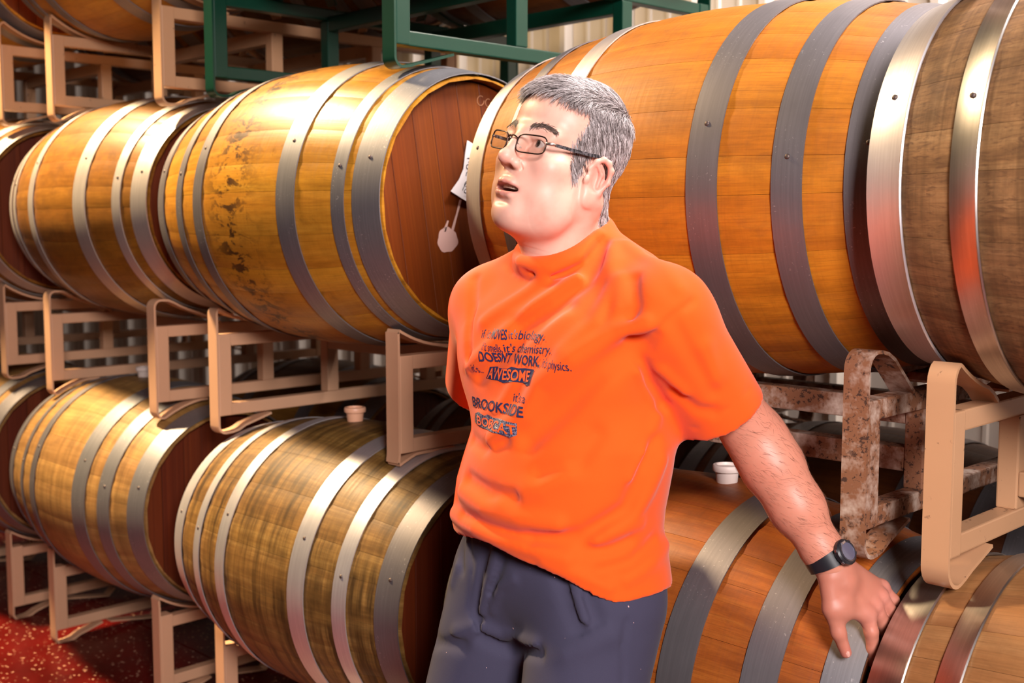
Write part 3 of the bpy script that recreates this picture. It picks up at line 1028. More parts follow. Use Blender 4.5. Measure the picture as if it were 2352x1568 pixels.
def head_tint(P):
    """skin, lip and beard-shadow colour per vertex, head coordinates"""
    n = len(P)
    col = np.tile(SKIN, (n, 1))

    def blob(c, r, tint, amt):
        d = ((P - np.array(c)) / np.array(r)) ** 2
        wgt = np.exp(-d.sum(1) * 1.2)[:, None] * amt
        col[:] = col * (1 - wgt) + np.array(tint) * wgt
    for s in (-1, 1):
        blob((s * 0.05, -0.07, -0.02), (0.022, 0.03, 0.02), (0.68, 0.26, 0.20), 0.6)
        blob((s * 0.085, 0.012, 0.0), (0.012, 0.03, 0.04), (0.70, 0.25, 0.20), 0.7)
    blob((0, -0.115, -0.018), (0.016, 0.016, 0.014), (0.68, 0.25, 0.19), 0.6)
    blob((0, -0.08, -0.095), (0.05, 0.05, 0.03), (0.50, 0.27, 0.21), 0.45)
    blob((0, -0.10, -0.042), (0.024, 0.02, 0.008), (0.48, 0.26, 0.20), 0.5)
    x, y, z = P.T
    lipw = np.exp(-(np.abs(x) / 0.027) ** 6)
    for zc, th, bow in ((-0.0520, 0.0044, -0.006), (-0.0668, 0.0056, 0.008)):
        zz = zc + bow * (np.abs(x) / 0.026) ** 2
        wgt = (np.exp(-((z - zz) / th) ** 4) * lipw * (y < -0.078))[:, None] * 0.8
        col[:] = col * (1 - wgt) + np.array((0.50, 0.17, 0.14)) * wgt
    wgt = (np.exp(-((z + 0.0595) / 0.004) ** 4) * np.exp(-(np.abs(x) / 0.022) ** 6) * (y < -0.074) * (y > -0.096))[:, None]
    col[:] = col * (1 - wgt) + np.array((0.06, 0.015, 0.012)) * wgt
    return col


def add_tint(me, cols):
    at = me.color_attributes.new('tint', 'FLOAT_COLOR', 'POINT')
    buf = np.ones((len(me.vertices), 4), F32); buf[:, :3] = cols
    at.data.foreach_set('color', buf.ravel())


HV = head_volume()
hp, hf = HV.polys()
HEADP = hp.copy()
parts_v = [(HEAD_R @ hp.T).T + HEAD_O]; parts_f = [hf]; parts_c = [head_tint(hp)]

# ---- left arm reaching down to the barrel, right arm folded behind the back, trunk under the shirt
SHL = np.array((-1.082, -0.262, 1.292)); ELL = np.array((-1.024, -0.115, 1.104)); WRL = np.array((-0.911, -0.070, 0.912))
SHR = np.array((-1.460, -0.275, 1.285)); ELR = np.array((-1.600, -0.165, 1.130)); WRR = np.array((-1.40, -0.115, 1.055))
AV = Vol((-1.70, -0.42, 0.86), (-0.84, 0.02, 1.40), 0.0034)
AV.cap(SHL, ELL, 0.053, 0.0425, 0.02)
dirf = (WRL - ELL) / np.linalg.norm(WRL - ELL)
AV.chain([ELL, ELL + dirf * 0.055, ELL + dirf * 0.13, WRL - dirf * 0.02, WRL + dirf * 0.006], [0.041, 0.0445, 0.0385, 0.0275, 0.0250], 0.03)
AV.ell(ELL + np.array((0.0, 0.018, -0.004)), (0.030, 0.026, 0.028), 0.03)
AV.cap(SHR, ELR, 0.055, 0.045, 0.02)
AV.chain([ELR, WRR], [0.043, 0.030], 0.02)
AV.cap(SHL, SHR, 0.055, 0.055, 0.03)
AV.ell((-1.28, -0.275, 1.16), (0.15, 0.085, 0.17), 0.05)
ap, af = AV.polys()
parts_v.append(ap); parts_f.append(af)
ac = np.tile(SKIN * np.array((0.72, 0.51, 0.44)), (len(ap), 1))
parts_c.append(ac)

# ---- the left hand gripping the end of the russet barrel
HDV = Vol((-0.99, -0.16, 0.70), (-0.76, 0.12, 0.96), 0.0016)


def atY(px, py, Y):
    """world point on the sight line of a photograph point at depth Y (used to take measures)"""
    d = right * ((px - 1176) / 2694.43) - up * ((py - 784) / 2694.43) + fwd
    return np.array(CAM + d * ((Y - CAM.y) / d.y))


K = [atY(1990, 1410, -0.030), atY(2008, 1390, -0.008), atY(2024, 1371, 0.012), atY(2027, 1350, 0.032)]
for i, k_ in enumerate(K):
    base = WRL + (k_ - WRL) * 0.12 + np.array((0.006, 0.004, 0.002)) * (i - 1.5) * 0.8
    HDV.cap(base, k_, 0.0145, (0.0125, 0.0125, 0.0118, 0.0108)[i], 0.014)
HDV.cap(WRL - dirf * 0.02, WRL + dirf * 0.035, 0.0255, 0.0225, 0.02)
FING = [[K[0], atY(2001, 1450, -0.030), atY(2006, 1490, -0.027), atY(2004, 1520, -0.022)],
        [K[1], atY(2030, 1432, 0.006), atY(2034, 1474, 0.022), atY(2033, 1500, 0.034)],
        [K[2], atY(2050, 1408, 0.026), atY(2058, 1448, 0.042), atY(2058, 1474, 0.052)],
        [K[3], atY(2052, 1378, 0.044), atY(2064, 1412, 0.056), atY(2066, 1432, 0.064)]]
for i, fp in enumerate(FING):
    r0 = (0.0108, 0.0108, 0.0102, 0.0092)[i]
    HDV.chain(fp, [r0 + 0.0012, r0, r0 * 0.92, r0 * 0.80], 0.005)
    HDV.ell(K[i] + np.array((0.0, -0.004, 0.004)), (0.0118, 0.0110, 0.0112), 0.007)      # knuckle
TH = [WRL + dirf * 0.022 + np.array((-0.004, -0.014, -0.004)), atY(1911, 1398, -0.086), atY(1926, 1452, -0.080), atY(1943, 1498, -0.068)]
HDV.chain(TH, [0.0180, 0.0140, 0.0108, 0.0088], 0.008)
HDV.ell(atY(1930, 1390, -0.070), (0.019, 0.016, 0.024), 0.014)                            # ball of the thumb
HDV.cap(TH[1] + np.array((0.01, 0.01, 0)), K[0], 0.0105, 0.0105, 0.016)
# nail of the thumb, a shallow step
tdir = Vector(map(float, TH[3] - TH[2])).normalized()
tn_ = ((CAM - Vector(map(float, TH[3]))).normalized() * 0.9 + Vector((0.25, -0.1, 0.45)))
tn_ = (tn_ - tdir * tn_.dot(tdir)).normalized()
ts_ = tdir.cross(tn_)
NAIL = (Vector(map(float, TH[3])) + tdir * -0.0030 + tn_ * 0.0072, tdir, ts_, tn_)
hp2, hf2 = HDV.polys()
parts_v.append(hp2); parts_f.append(hf2)
hc = np.tile(SKIN * np.array((0.60, 0.39, 0.34)), (len(hp2), 1))
for kk in K:
    d = np.exp(-(((hp2 - kk) / 0.016) ** 2).sum(1))[:, None] * 0.5
    hc = hc * (1 - d) + np.array((0.62, 0.25, 0.22)) * d
d = np.exp(-(((hp2 - TH[3]) / 0.013) ** 2).sum(1))[:, None] * 0.6
hc = hc * (1 - d) + np.array((0.50, 0.14, 0.12)) * d
parts_c.append(hc)

v = np.concatenate(parts_v); off = 0; ff = []
for pv, pf in zip(parts_v, parts_f):
    ff += [tuple(i + off for i in q) for q in pf]; off += len(pv)
body_me = mesh('body', v - np.array((-1.30, -0.47, 0.0)), ff, M_SKIN)
add_tint(body_me, np.concatenate(parts_c))
body = link('body', body_me, man)

c0, td, ts, tn3 = NAIL
nv = []; nf = []
for i in range(5):
    for j in range(5):
        a = (j - 2) / 2; b = (i - 2) / 2
        w_ = 0.0056 * (1 - 0.25 * max(0, b) ** 2)
        nv.append(c0 + td * (b * 0.0068) + ts * (a * w_) + tn3 * (0.0022 - 0.0030 * a * a - 0.0008 * b * b) - Vector((-1.30, -0.47, 0.0)))
for i in range(4):
    for j in range(4): nf.append((5 * i + j, 5 * i + j + 1, 5 * i + 6 + j, 5 * i + 5 + j))
link('thumbnail', mesh('thumbnail', nv, nf, plain('nail', (0.62, 0.32, 0.26), 0.25)), man)

# ---- eyes, teeth
t = NT('eyeball')
x_, y_, z_ = t.sep(t.obj())
rr = t.math('SQRT', t.math('ADD', t.math('MULTIPLY', x_, x_), t.math('MULTIPLY', z_, z_)))
t.l(t.ramp(t.math('MULTIPLY', rr, 100.0), [(0.20, (0.01, 0.008, 0.008)), (0.24, (0.035, 0.022, 0.016)), (0.52, (0.06, 0.04, 0.03)), (0.60, (0.62, 0.50, 0.46))]), t.b.inputs['Base Color'])
t.set(Roughness=0.08)
M_EYE = t.m
bm = bmesh.new(); bmesh.ops.create_uvsphere(bm, u_segments=28, v_segments=18, radius=0.0122)
eye_me = bpy.data.meshes.new('eye'); bm.to_mesh(eye_me); bm.free()
eye_me.materials.append(M_EYE)
eye_me.polygons.foreach_set('use_smooth', [True] * len(eye_me.polygons))
for s in (-1, 1):
    link('eye', eye_me, man, MI @ HM @ Matrix.Translation((s * 0.0340, -0.0780, 0.0140)) @ Matrix.Rotation(R_(-6), 4, 'Z') @ Matrix.Rotation(R_(-4), 4, 'X'))
mb = MB()
for k in range(-4, 5):
    a = k * 0.19
    M = Matrix.Translation((0.030 * math.sin(a), -0.0635 - 0.0295 * math.cos(a), -0.0550)) @ Matrix.Rotation(-a, 4, 'Z').inverted()
    w_ = 0.0040 if abs(k) < 1 else 0.0030
    mb.box(-0.0028, 0.0028, -0.0015, 0.0015, -0.004, 0.004, M)
mb.build('teeth', plain('tooth', (0.72, 0.60, 0.48), 0.25), man, MI @ HM, bevel=0.0008)

# ---- hair: short strands growing out of the scalp, and the brows
from mathutils.bvhtree import BVHTree
head_bvh = BVHTree.FromPolygons([tuple(p) for p in HEADP], hf)


def hair_material(name, dark, light, lo=0.3, hi=0.75):
    t = NT(name)
    a = t.n('ShaderNodeVertexColor'); a.layer_name = 'tint'
    t.l(a.outputs['Color'], t.b.inputs['Base Color'])
    t.set(Roughness=0.42)
    t.put(t.b, 'Specular IOR Level', 0.6)
    return t.m


def strands(name, roots, nrms, dirs, lens, width, mat, colf, lift=0.25, curl=0.25, seg=4, extra=None):
    V_ = []; F_ = []; C_ = []
    for p, n, d, L in zip(roots, nrms, dirs, lens):
        col = colf(p)
        p = Vector(p) - Vector(n) * 0.001; n = Vector(n); d = Vector(d)
        side = d.cross(n)
        if side.length < 1e-6: continue
        side.normalize()
        base = len(V_)
        q = p.copy()
        for k in range(seg + 1):
            f = k / seg
            w = width * (1 - 0.75 * f)
            V_ += [q + side * w, q - side * w, q + n * w * 1.2]
            C_ += [col] * 3
            dd = (d + n * (lift * (1 - f) - curl * f)).normalized()
            q = q + dd * (L / seg)
        for k in range(seg):
            b = base + 3 * k
            for i in range(3):
                j = (i + 1) % 3
                F_.append((b + i, b + j, b + 3 + j, b + 3 + i))
    if extra:
        n0 = len(V_)
        V_ += [Vector(map(float, q)) for q in extra[0]]; F_ += [tuple(i + n0 for i in q) for q in extra[1]]; C_ += [extra[2]] * len(extra[0])
    me = mesh(name, V_, F_, mat)
    add_tint(me, np.array(C_))
    return me


rng = np.random.RandomState(5)


def scalp_mask(p, m=0.0):
    x, y, z = p
    y = y - m
    ax = abs(x)
    # front hairline: high on the temples, lower in the middle
    hl = -0.072 + 0.30 * max(0, ax - 0.028) if z > 0.06 else None
    if z > 0.088: return y > -0.072 + 0.55 * max(0, ax - 0.030) ** 1.0
    if z > 0.030:
        lim = -0.034 - (0.088 - z) * 0.24          # temple line
        return y > lim
    if z > -0.008:
        return (y > 0.016) or (-0.046 < y < -0.022 and ax > 0.05)
    if z > -0.018: return (y > 0.018) or (-0.040 < y < -0.026 and ax > 0.05)
    if z > -0.070:
        return y > 0.034 - (z + 0.008) * 0.30
    return False


def hair_thick(p):
    x, y, z = p
    top = min(1.0, max(0.0, (z - 0.075) / 0.035))
    edge = min(1.0, max(0.0, (y + 0.070) / 0.030))
    return 0.0012 + 0.0055 * top * (0.35 + 0.65 * edge)


# hair cap: a dark layer so that no scalp shows between strands
tri = np.array([f[:3] for f in hf])
cen = HEADP[tri].mean(1)
sel = [i for i, c_ in enumerate(cen) if c_[2] > -0.070 and scalp_mask(c_, rng.normal(-0.0015, 0.0022)) and not (abs(c_[0]) > 0.0775 and c_[1] < 0.022 and c_[2] < 0.022)]
nr_all = np.array([head_bvh.find_nearest(Vector(map(float, cen[i])))[1] for i in sel])
capv = []; capf = []
idx = {}
for i, nn in zip(sel, nr_all):
    if not scalp_mask(cen[i], 0.0045): continue
    q = []
    for vi in hf[i]:
        if vi not in idx:
            idx[vi] = len(capv); capv.append(HEADP[vi] + nn * hair_thick(HEADP[vi]))
        q.append(idx[vi])
    capf.append(tuple(q))
M_HAIR = hair_material('grey_hair', None, None)
pick = rng.choice(len(sel), 26000, p=None)
roots = []; nrms = []; dirs = []; lens = []
for j in pick:
    n_ = Vector(map(float, nr_all[j])); c_ = cen[sel[j]] + rng.normal(0, 0.0008, 3)
    c_ = c_ + np.array(n_) * (hair_thick(c_) - 0.001)
    x, y, z = c_
    topw = min(1.0, max(0.0, (z - 0.085) / 0.03))
    backw = min(1.0, max(0.0, (y - 0.055) / 0.05))
    dt = Vector((-0.45 + 0.0 * x, -1.0, 0.05))                    # top: combed forward and over to his right
    ds = Vector((0.0, 0.45, -1.0))                                # sides: down and back
    db = Vector((0.0, 0.1, -1.0))
    d_ = dt * topw + (ds * (1 - backw) + db * backw) * (1 - topw)
    d_ = d_ + Vector(rng.normal(0, 0.20, 3))
    d_ = d_ - n_ * d_.dot(n_)
    if d_.length < 1e-5: continue
    d_.normalize()
    roots.append(c_); nrms.append(n_); dirs.append(d_)
    L = 0.014 + 0.020 * topw + rng.rand() * 0.008
    if z > 0.10 and y < -0.03: L *= 1.15
    lens.append(L)


def hair_col(p):
    g = rng.rand()
    fr = 0.0 if p[2] < 0.09 else 0.15
    if g < 0.46 - fr: return (0.56, 0.50, 0.50)
    if g < 0.74: return (0.30, 0.25, 0.245)
    return (0.095, 0.070, 0.065)


hm_ = strands('hair', roots, nrms, dirs, lens, 0.00055, M_HAIR, hair_col, 0.26, 0.40, extra=(capv, capf, (0.15, 0.125, 0.12)))
hair = link('hair', hm_, man, MI @ HM)
tag(hair, 'short grey hair combed forward')
for s in (-1, 1):
    roots = []; nrms = []; dirs = []; lens = []
    for k in range(580):
        f = rng.rand()
        px = s * (0.014 + 0.040 * f); pz = 0.0325 + 0.008 * math.sin(f * 2.5) + rng.normal(0, 0.0024) * (1 - 0.5 * f)
        hit = head_bvh.ray_cast(Vector((px, -0.2, pz)), Vector((0, 1, 0)))
        if hit[0] is None: continue
        roots.append(np.array(hit[0])); nrms.append(hit[1])
        d_ = Vector((s * (0.7 + 0.6 * f), 0, 0.75 - 1.1 * f)) + Vector(rng.normal(0, 0.18, 3)); d_ = d_ - hit[1] * d_.dot(hit[1]); d_.normalize()
        dirs.append(d_); lens.append(0.008 + 0.004 * rng.rand())
    me_ = strands('eyebrow', roots, nrms, dirs, lens, 0.00042, M_HAIR, lambda p: (0.085, 0.052, 0.042) if rng.rand() < 0.8 else (0.25, 0.19, 0.17), 0.25, 0.2)
    link('eyebrow', me_, man, MI @ HM)

# ---- fine hair on the bare forearm
arm_bvh = BVHTree.FromPolygons([tuple(p) for p in ap], af)
roots = []; nrms = []; dirs = []; lens = []
cand = [i for i, p in enumerate(ap) if p[0] > -1.06 and 0.10 < float((WRL - p) @ dirf) / 0.23 < 1.15]
for i in rng.choice(cand, 1900):
    n_ = arm_bvh.find_nearest(Vector(map(float, ap[i])))[1]
    d_ = Vector(map(float, dirf)) * 0.75 + Vector((0.55, 0.25, 0.35)) + Vector(rng.normal(0, 0.25, 3))
    d_ = d_ - n_ * d_.dot(n_); d_.normalize()
    roots.append(ap[i] + rng.normal(0, 0.001, 3) - np.array((-1.30, -0.47, 0.0))); nrms.append(n_); dirs.append(d_); lens.append(0.009 + 0.009 * rng.rand())
link('arm_hair', strands('arm_hair', roots, nrms, dirs, lens, 0.00013, M_HAIR, lambda p: (0.16, 0.07, 0.04), 0.22, 0.2), man)
# ------------------------------------------------------------------ clothes
def cloth(name, col, dark, scale=900.0, sheen=0.3, rough=0.85, spots=None):
    t = NT(name)
    c = t.obj()
    n1 = t.noise(c, scale, 2.0, 0.6)
    n2 = t.noise(c, 6.0, 3.0, 0.6)
    cc = t.mix(t.math('MULTIPLY', n1, 0.35), col, dark)
    cc = t.mix(t.math('MULTIPLY', t.ramp(n2, [(0.4, 0.0), (0.7, 1.0)]), 0.25), cc, dark)
    if spots:
        n3 = t.noise(c, 130.0, 1.0, 0.3)
        cc = t.mix(t.ramp(n3, [(0.80, 0.0), (0.81, 1.0)]), cc, spots)
    t.l(cc, t.b.inputs['Base Color'])
    t.put(t.b, 'Roughness', rough)
    t.put(t.b, 'Sheen Weight', sheen)
    t.put(t.b, 'Sheen Roughness', 0.5)
    t.put(t.b, 'Specular IOR Level', 0.2)
    t.bump(t.math('ADD', n1, t.math('MULTIPLY', t.noise(c, 60.0, 3.0, 0.6), 1.5)), 0.16, 0.0008)
    return t.m


M_SHIRT = cloth('orange_cotton', (0.82, 0.098, 0.006), (0.70, 0.060, 0.004), sheen=0.15)
M_TROUS = cloth('slate_cotton_twill', (0.050, 0.046, 0.082), (0.026, 0.024, 0.044), sheen=0.05, spots=(0.55, 0.35, 0.35))
PX = lambda px, py: (right * ((px - 1176) / 2694.43) - up * ((py - 784) / 2694.43) + fwd).normalized()


def seen_on(bvh, px, py):
    h = bvh.ray_cast(CAM, PX(px, py))
    return None if h[0] is None else np.array(h[0])


TAB = np.array([  # z, cx, cy, a, b
    (0.80, -1.283, -0.285, 0.205, 0.148), (0.86, -1.283, -0.285, 0.204, 0.148), (0.911, -1.289, -0.286, 0.200, 0.149), (0.953, -1.294, -0.286, 0.193, 0.150),
    (0.984, -1.289, -0.286, 0.190, 0.152), (1.014, -1.284, -0.285, 0.191, 0.152), (1.051, -1.274, -0.284, 0.189, 0.148), (1.096, -1.264, -0.281, 0.186, 0.140),
    (1.166, -1.279, -0.278, 0.181, 0.127), (1.236, -1.283, -0.273, 0.180, 0.119), (1.300, -1.281, -0.266, 0.182, 0.108), (1.350, -1.280, -0.258, 0.150, 0.085), (1.420, -1.280, -0.25, 0.08, 0.06), (1.60, -1.28, -0.25, 0.02, 0.02)])


def shirt_base(h):
    V = Vol((-1.76, -0.47, 0.80), (-0.86, 0.02, 1.47), h)
    x, y, z = V.grid()
    zz = V.ax[2].astype(float)
    cx, cy, a, b = [np.interp(zz, TAB[:, 0], TAB[:, i]).astype(F32)[None, None, :] for i in (1, 2, 3, 4)]
    q = np.sqrt(((x - cx) / a) ** 2 + ((y - cy) / b) ** 2)
    q2 = np.sqrt(((x - cx) / a ** 2) ** 2 + ((y - cy) / b ** 2) ** 2)
    d = q * (q - 1) / np.maximum(q2, 1e-5)
    d = np.maximum(d, (z - F32(1.350)) * 0.8)
    V.D = np.minimum(V.D, d).astype(F32)
    NB = (-1.283, -0.243, 1.375)
    for s, S in ((1, SHL), (-1, SHR)):
        V.cap((NB[0] + s * 0.040, NB[1], NB[2] + 0.004), S + np.array((0, 0, 0.004)), 0.058, 0.062, 0.05)
    V.ell((-1.19, -0.335, 1.225), (0.085, 0.055, 0.085), 0.05)
    V.ell((-1.37, -0.335, 1.225), (0.085, 0.055, 0.085), 0.05)
    # sleeves, cut square to the arm
    for S, E_, end, r0, r1 in ((SHL, ELL + np.array((-0.016, -0.006, -0.020)), 0.72, 0.067, 0.070), (SHR, ELR, 0.93, 0.067, 0.068)):
        ax = (E_ - S) / np.linalg.norm(E_ - S); L = np.linalg.norm(E_ - S)
        T_ = Vol((-1.76, -0.47, 0.80), (-0.86, 0.02, 1.47), h)
        T_.cap(S - ax * 0.02, S + ax * (L * 1.25), r0, r1 + (r1 - r0) * 0.4, 0.0)
        cut = (x - F32(S[0])) * F32(ax[0]) + (y - F32(S[1])) * F32(ax[1]) + (z - F32(S[2])) * F32(ax[2]) - F32(L * end)
        dd = np.maximum(T_.D, cut)
        k = 0.035
        hh = np.maximum(k - np.abs(V.D - dd), 0) / k
        V.D = np.minimum(V.D, dd) - hh * hh * k * 0.25
    # collar band round the neck, lower in front
    ring = []
    for k in range(25):
        a = 2 * PI * k / 24
        ring.append((-1.292 + 0.067 * math.sin(a), -0.272 + 0.067 * math.cos(a), 1.407 + 0.036 * math.cos(a)))
    for i in range(24): V.cap(ring[i], ring[i + 1], 0.0090, 0.0090, 0.022)
    return V


HEMX = np.array([-1.55, -1.49, -1.38, -1.28, -1.20, -1.145, -1.11, -1.075, -1.02])
HEMZ = np.array([0.930, 0.929, 0.934, 0.935, 0.917, 0.884, 0.863, 0.876, 0.900])


def shirt_finish(V, ridges):
    x, y, z = V.grid()
    # folds: raised or sunk along lines measured on the cloth
    for pts, w, amp in ridges:
        for i in range(len(pts) - 1):
            a, b = pts[i], pts[i + 1]
            r, g = V.sl(np.minimum(a, b), np.maximum(a, b), w * 2.4)
            if r is None: continue
            ba = b - a; L = float(ba @ ba) + 1e-9
            p = [g[j] - F32(a[j]) for j in range(3)]
            t_ = np.clip((p[0] * F32(ba[0]) + p[1] * F32(ba[1]) + p[2] * F32(ba[2])) / F32(L), 0, 1)
            d2 = sum((p[j] - t_ * F32(ba[j])) ** 2 for j in range(3))
            wt = np.exp(-d2 / F32(w * w)) * F32(amp)
            # overlapping pieces of one fold must not add up
            key = V.acc[r]
            if amp > 0: V.acc[r] = np.maximum(key, wt)
            else: V.acc2[r] = np.minimum(V.acc2[r], wt)
        V.D -= V.acc + V.acc2
        V.acc[:] = 0; V.acc2[:] = 0
    hx = np.linspace(-1.70, -0.90, 321)
    hz = np.convolve(np.pad(np.interp(hx, HEMX, HEMZ), 12, 'edge'), np.hanning(27)[1:-1] / np.hanning(27).sum(), 'valid')
    zz = np.interp(V.ax[0], hx, hz).astype(F32)[:, None, None] + 0.004 * np.sin(x * 37.0) + 0 * y
    # hollow skirt, neck hole and sleeve ends
    lim = np.maximum(V.D + F32(0.009), z - F32(0.955))
    V.D = np.maximum(np.maximum(V.D, -lim), zz - z)
    nb = np.array((-1.292, -0.262, 1.395)); nt = HEAD_O + HEAD_R @ np.array((0, 0.030, -0.040))
    V.cap(nb - (nt - nb) * 0.02, nt, 0.0640, 0.0620, 0.003, 'sub')
    for S, E_, r0, r1 in ((SHL, ELL + np.array((-0.016, -0.006, -0.020)), 0.060, 0.0630), (SHR, ELR, 0.058, 0.060)):
        ax = (E_ - S) / np.linalg.norm(E_ - S); L = np.linalg.norm(E_ - S)
        V.cap(S + ax * L * 0.66, S + ax * L * 1.2, r1, r1, 0.002, 'sub')


SH_ = 0.0036
SB = shirt_base(SH_)
bp, bf = SB.polys()
base_bvh = BVHTree.FromPolygons([tuple(p) for p in bp], bf)
FOLDS = [  # photograph points along a fold, half width (m), height (m)
    ([(1485, 745), (1396, 771), (1314, 822), (1240, 880), (1205, 950), (1130, 1010)], 0.015, 0.012),
    ([(1470, 790), (1380, 850), (1300, 930), (1215, 1010)], 0.018, -0.010),
    ([(1330, 640), (1224, 708), (1163, 764), (1107, 817), (1080, 843)], 0.013, 0.009),
    ([(1300, 700), (1230, 752), (1160, 815), (1100, 865)], 0.013, -0.005),
    ([(1385, 560), (1345, 640), (1270, 700), (1190, 745)], 0.016, -0.009),
    ([(1400, 560), (1410, 650), (1370, 740), (1290, 810)], 0.014, 0.005),
    ([(1455, 640), (1460, 700), (1445, 780)], 0.011, -0.006),
    ([(1425, 640), (1420, 710), (1395, 775)], 0.011, 0.005),
    ([(1500, 770), (1466, 812), (1490, 880), (1520, 930)], 0.010, -0.008),
    ([(1470, 850), (1500, 920)], 0.012, 0.005),
    ([(1593, 690), (1540, 730), (1498, 768)], 0.006, -0.0022),
    ([(1500, 1010), (1470, 1090), (1440, 1165), (1340, 1230), (1223, 1238)], 0.014, -0.007),
    ([(1520, 1060), (1490, 1130), (1450, 1195), (1370, 1240)], 0.014, 0.005),
    ([(1445, 1240), (1400, 1262), (1340, 1262)], 0.010, -0.004),
    ([(1530, 1190), (1470, 1200), (1400, 1222)], 0.010, 0.005),
    ([(1066, 1185), (1130, 1215), (1219, 1236)], 0.010, -0.0045),
    ([(1045, 1180), (1090, 1212), (1150, 1240), (1230, 1262), (1300, 1285)], 0.013, 0.009),
    ([(1075, 1100), (1120, 1130), (1180, 1140)], 0.014, -0.007),
    ([(1062, 1130), (1110, 1165), (1190, 1190), (1280, 1205)], 0.014, 0.007),
    ([(1085, 1010), (1110, 1030), (1160, 1010)], 0.012, -0.005),
    ([(1300, 1080), (1240, 1120), (1150, 1140)], 0.020, 0.004),
    ([(1085, 700), (1075, 780), (1082, 850)], 0.008, -0.006),
    ([(1090, 640), (1082, 720)], 0.010, -0.004),
    ([(1550, 900), (1600, 940), (1640, 945)], 0.010, -0.004),
    ([(1520, 850), (1570, 900)], 0.010, 0.004),
    ([(1620, 800), (1640, 870)], 0.018, 0.003),
    ([(1250, 640), (1180, 690), (1110, 740)], 0.012, 0.004),
    ([(1370, 1000), (1330, 1060), (1240, 1090)], 0.016, -0.004),
    ([(1510, 960), (1480, 1040), (1450, 1100)], 0.010, 0.004),
    ([(1250, 1290), (1330, 1320), (1400, 1350)], 0.009, 0.004),
    ([(1530, 1250), (1500, 1290), (1440, 1330)], 0.012, 0.004),
    ([(1500, 1240), (1450, 1290), (1380, 1310)], 0.011, -0.004),
    ([(1440, 560), (1500, 600), (1560, 660)], 0.014, 0.003),
    ([(1550, 740), (1580, 800), (1640, 900)], 0.012, -0.003),
    ([(1180, 880), (1150, 930), (1100, 960)], 0.010, 0.003),
    ([(1200, 620), (1270, 636), (1340, 605), (1390, 545)], 0.005, -0.0030),   # collar seam
    ([(1190, 600), (1265, 618), (1330, 592), (1378, 535)], 0.009, 0.0035),    # collar band
    ([(1592, 985), (1660, 945), (1722, 893)], 0.0035, -0.0016),               # cuff seam
]
rid = []
for pts, w_, a_ in FOLDS:
    P3 = [seen_on(base_bvh, *p) for p in pts]
    P3 = [p for p in P3 if p is not None and p[1] < 0.0]
    if len(P3) > 1: rid.append((P3, w_ * 0.85, a_ * 2.1))
SB.acc = np.zeros_like(SB.D); SB.acc2 = np.zeros_like(SB.D)
shirt_finish(SB, rid)
sp, sf_ = SB.polys()
shirt_me = mesh('t_shirt', sp - np.array((-1.30, -0.47, 0.0)), sf_, M_SHIRT)
keep_largest(shirt_me); smooth_mesh(shirt_me, 4, 0.5)
shirt = link('t_shirt', shirt_me, man)
tag(shirt, 'orange cotton t-shirt with dark blue lettering')
shirt_bvh = BVHTree.FromPolygons([tuple(v.co + Vector((-1.30, -0.47, 0.0))) for v in shirt_me.vertices], [tuple(p.vertices) for p in shirt_me.polygons])

# ---- lettering printed on the shirt
M_INK = plain('navy_print', (0.022, 0.026, 0.085), 0.5)
t = NT('speckled_print')
t.l(t.ramp(t.noise(t.obj(), 420.0, 2.0, 0.6), [(0.45, (0.03, 0.035, 0.09)), (0.66, (0.30, 0.28, 0.34))]), t.b.inputs['Base Color'])
t.set(Roughness=0.5)
M_SPECK = t.m


def text_mesh(body_, bold=0.0, shear=0.0):
    cu = bpy.data.curves.new('lettering', 'FONT')
    cu.body = body_; cu.size = 1.0; cu.offset = bold; cu.shear = shear; cu.resolution_u = 3
    o = bpy.data.objects.new('lettering', cu)
    COL.objects.link(o)
    dg = bpy.context.evaluated_depsgraph_get()
    me = bpy.data.meshes.new_from_object(o.evaluated_get(dg))
    bpy.data.objects.remove(o)
    return me


def print_on(me2d, p0, p1, hgt, off, mat, name, cuts=0, ink=True):
    """lay a flat outline (x to the right, y up, both measured in its own box) on the front of the shirt"""
    a = seen_on(shirt_bvh, *p0); b = seen_on(shirt_bvh, *p1)
    if a is None or b is None: return None
    co = np.array([v.co for v in me2d.vertices])
    x0, x1 = co[:, 0].min(), co[:, 0].max()
    bm = bmesh.new(); bm.from_mesh(me2d)
    for _ in range(cuts):
        bmesh.ops.subdivide_edges(bm, edges=[e for e in bm.edges if e.calc_length() > (x1 - x0) / 30], cuts=1)
    bmesh.ops.triangulate(bm, faces=bm.faces)
    for vv in bm.verts:
        f = (vv.co.x - x0) / (x1 - x0)
        X = a[0] + (b[0] - a[0]) * f; Z = a[2] + (b[2] - a[2]) * f + vv.co.y * hgt
        h = shirt_bvh.ray_cast(Vector((X, -1.0, Z)), Vector((0, 1, 0)))
        Y = h[0].y if h[0] is not None else a[1] + (b[1] - a[1]) * f
        n_ = h[1] if h[0] is not None else Vector((0, -1, 0))
        if n_.y > 0: n_ = -n_
        vv.co = Vector((X, Y, Z)) + n_ * off - Vector((-1.30, -0.47, 0.0))
    me = bpy.data.meshes.new(name); bm.to_mesh(me); bm.free()
    me.materials.clear(); me.materials.append(mat)
    return link(name, me, shirt)


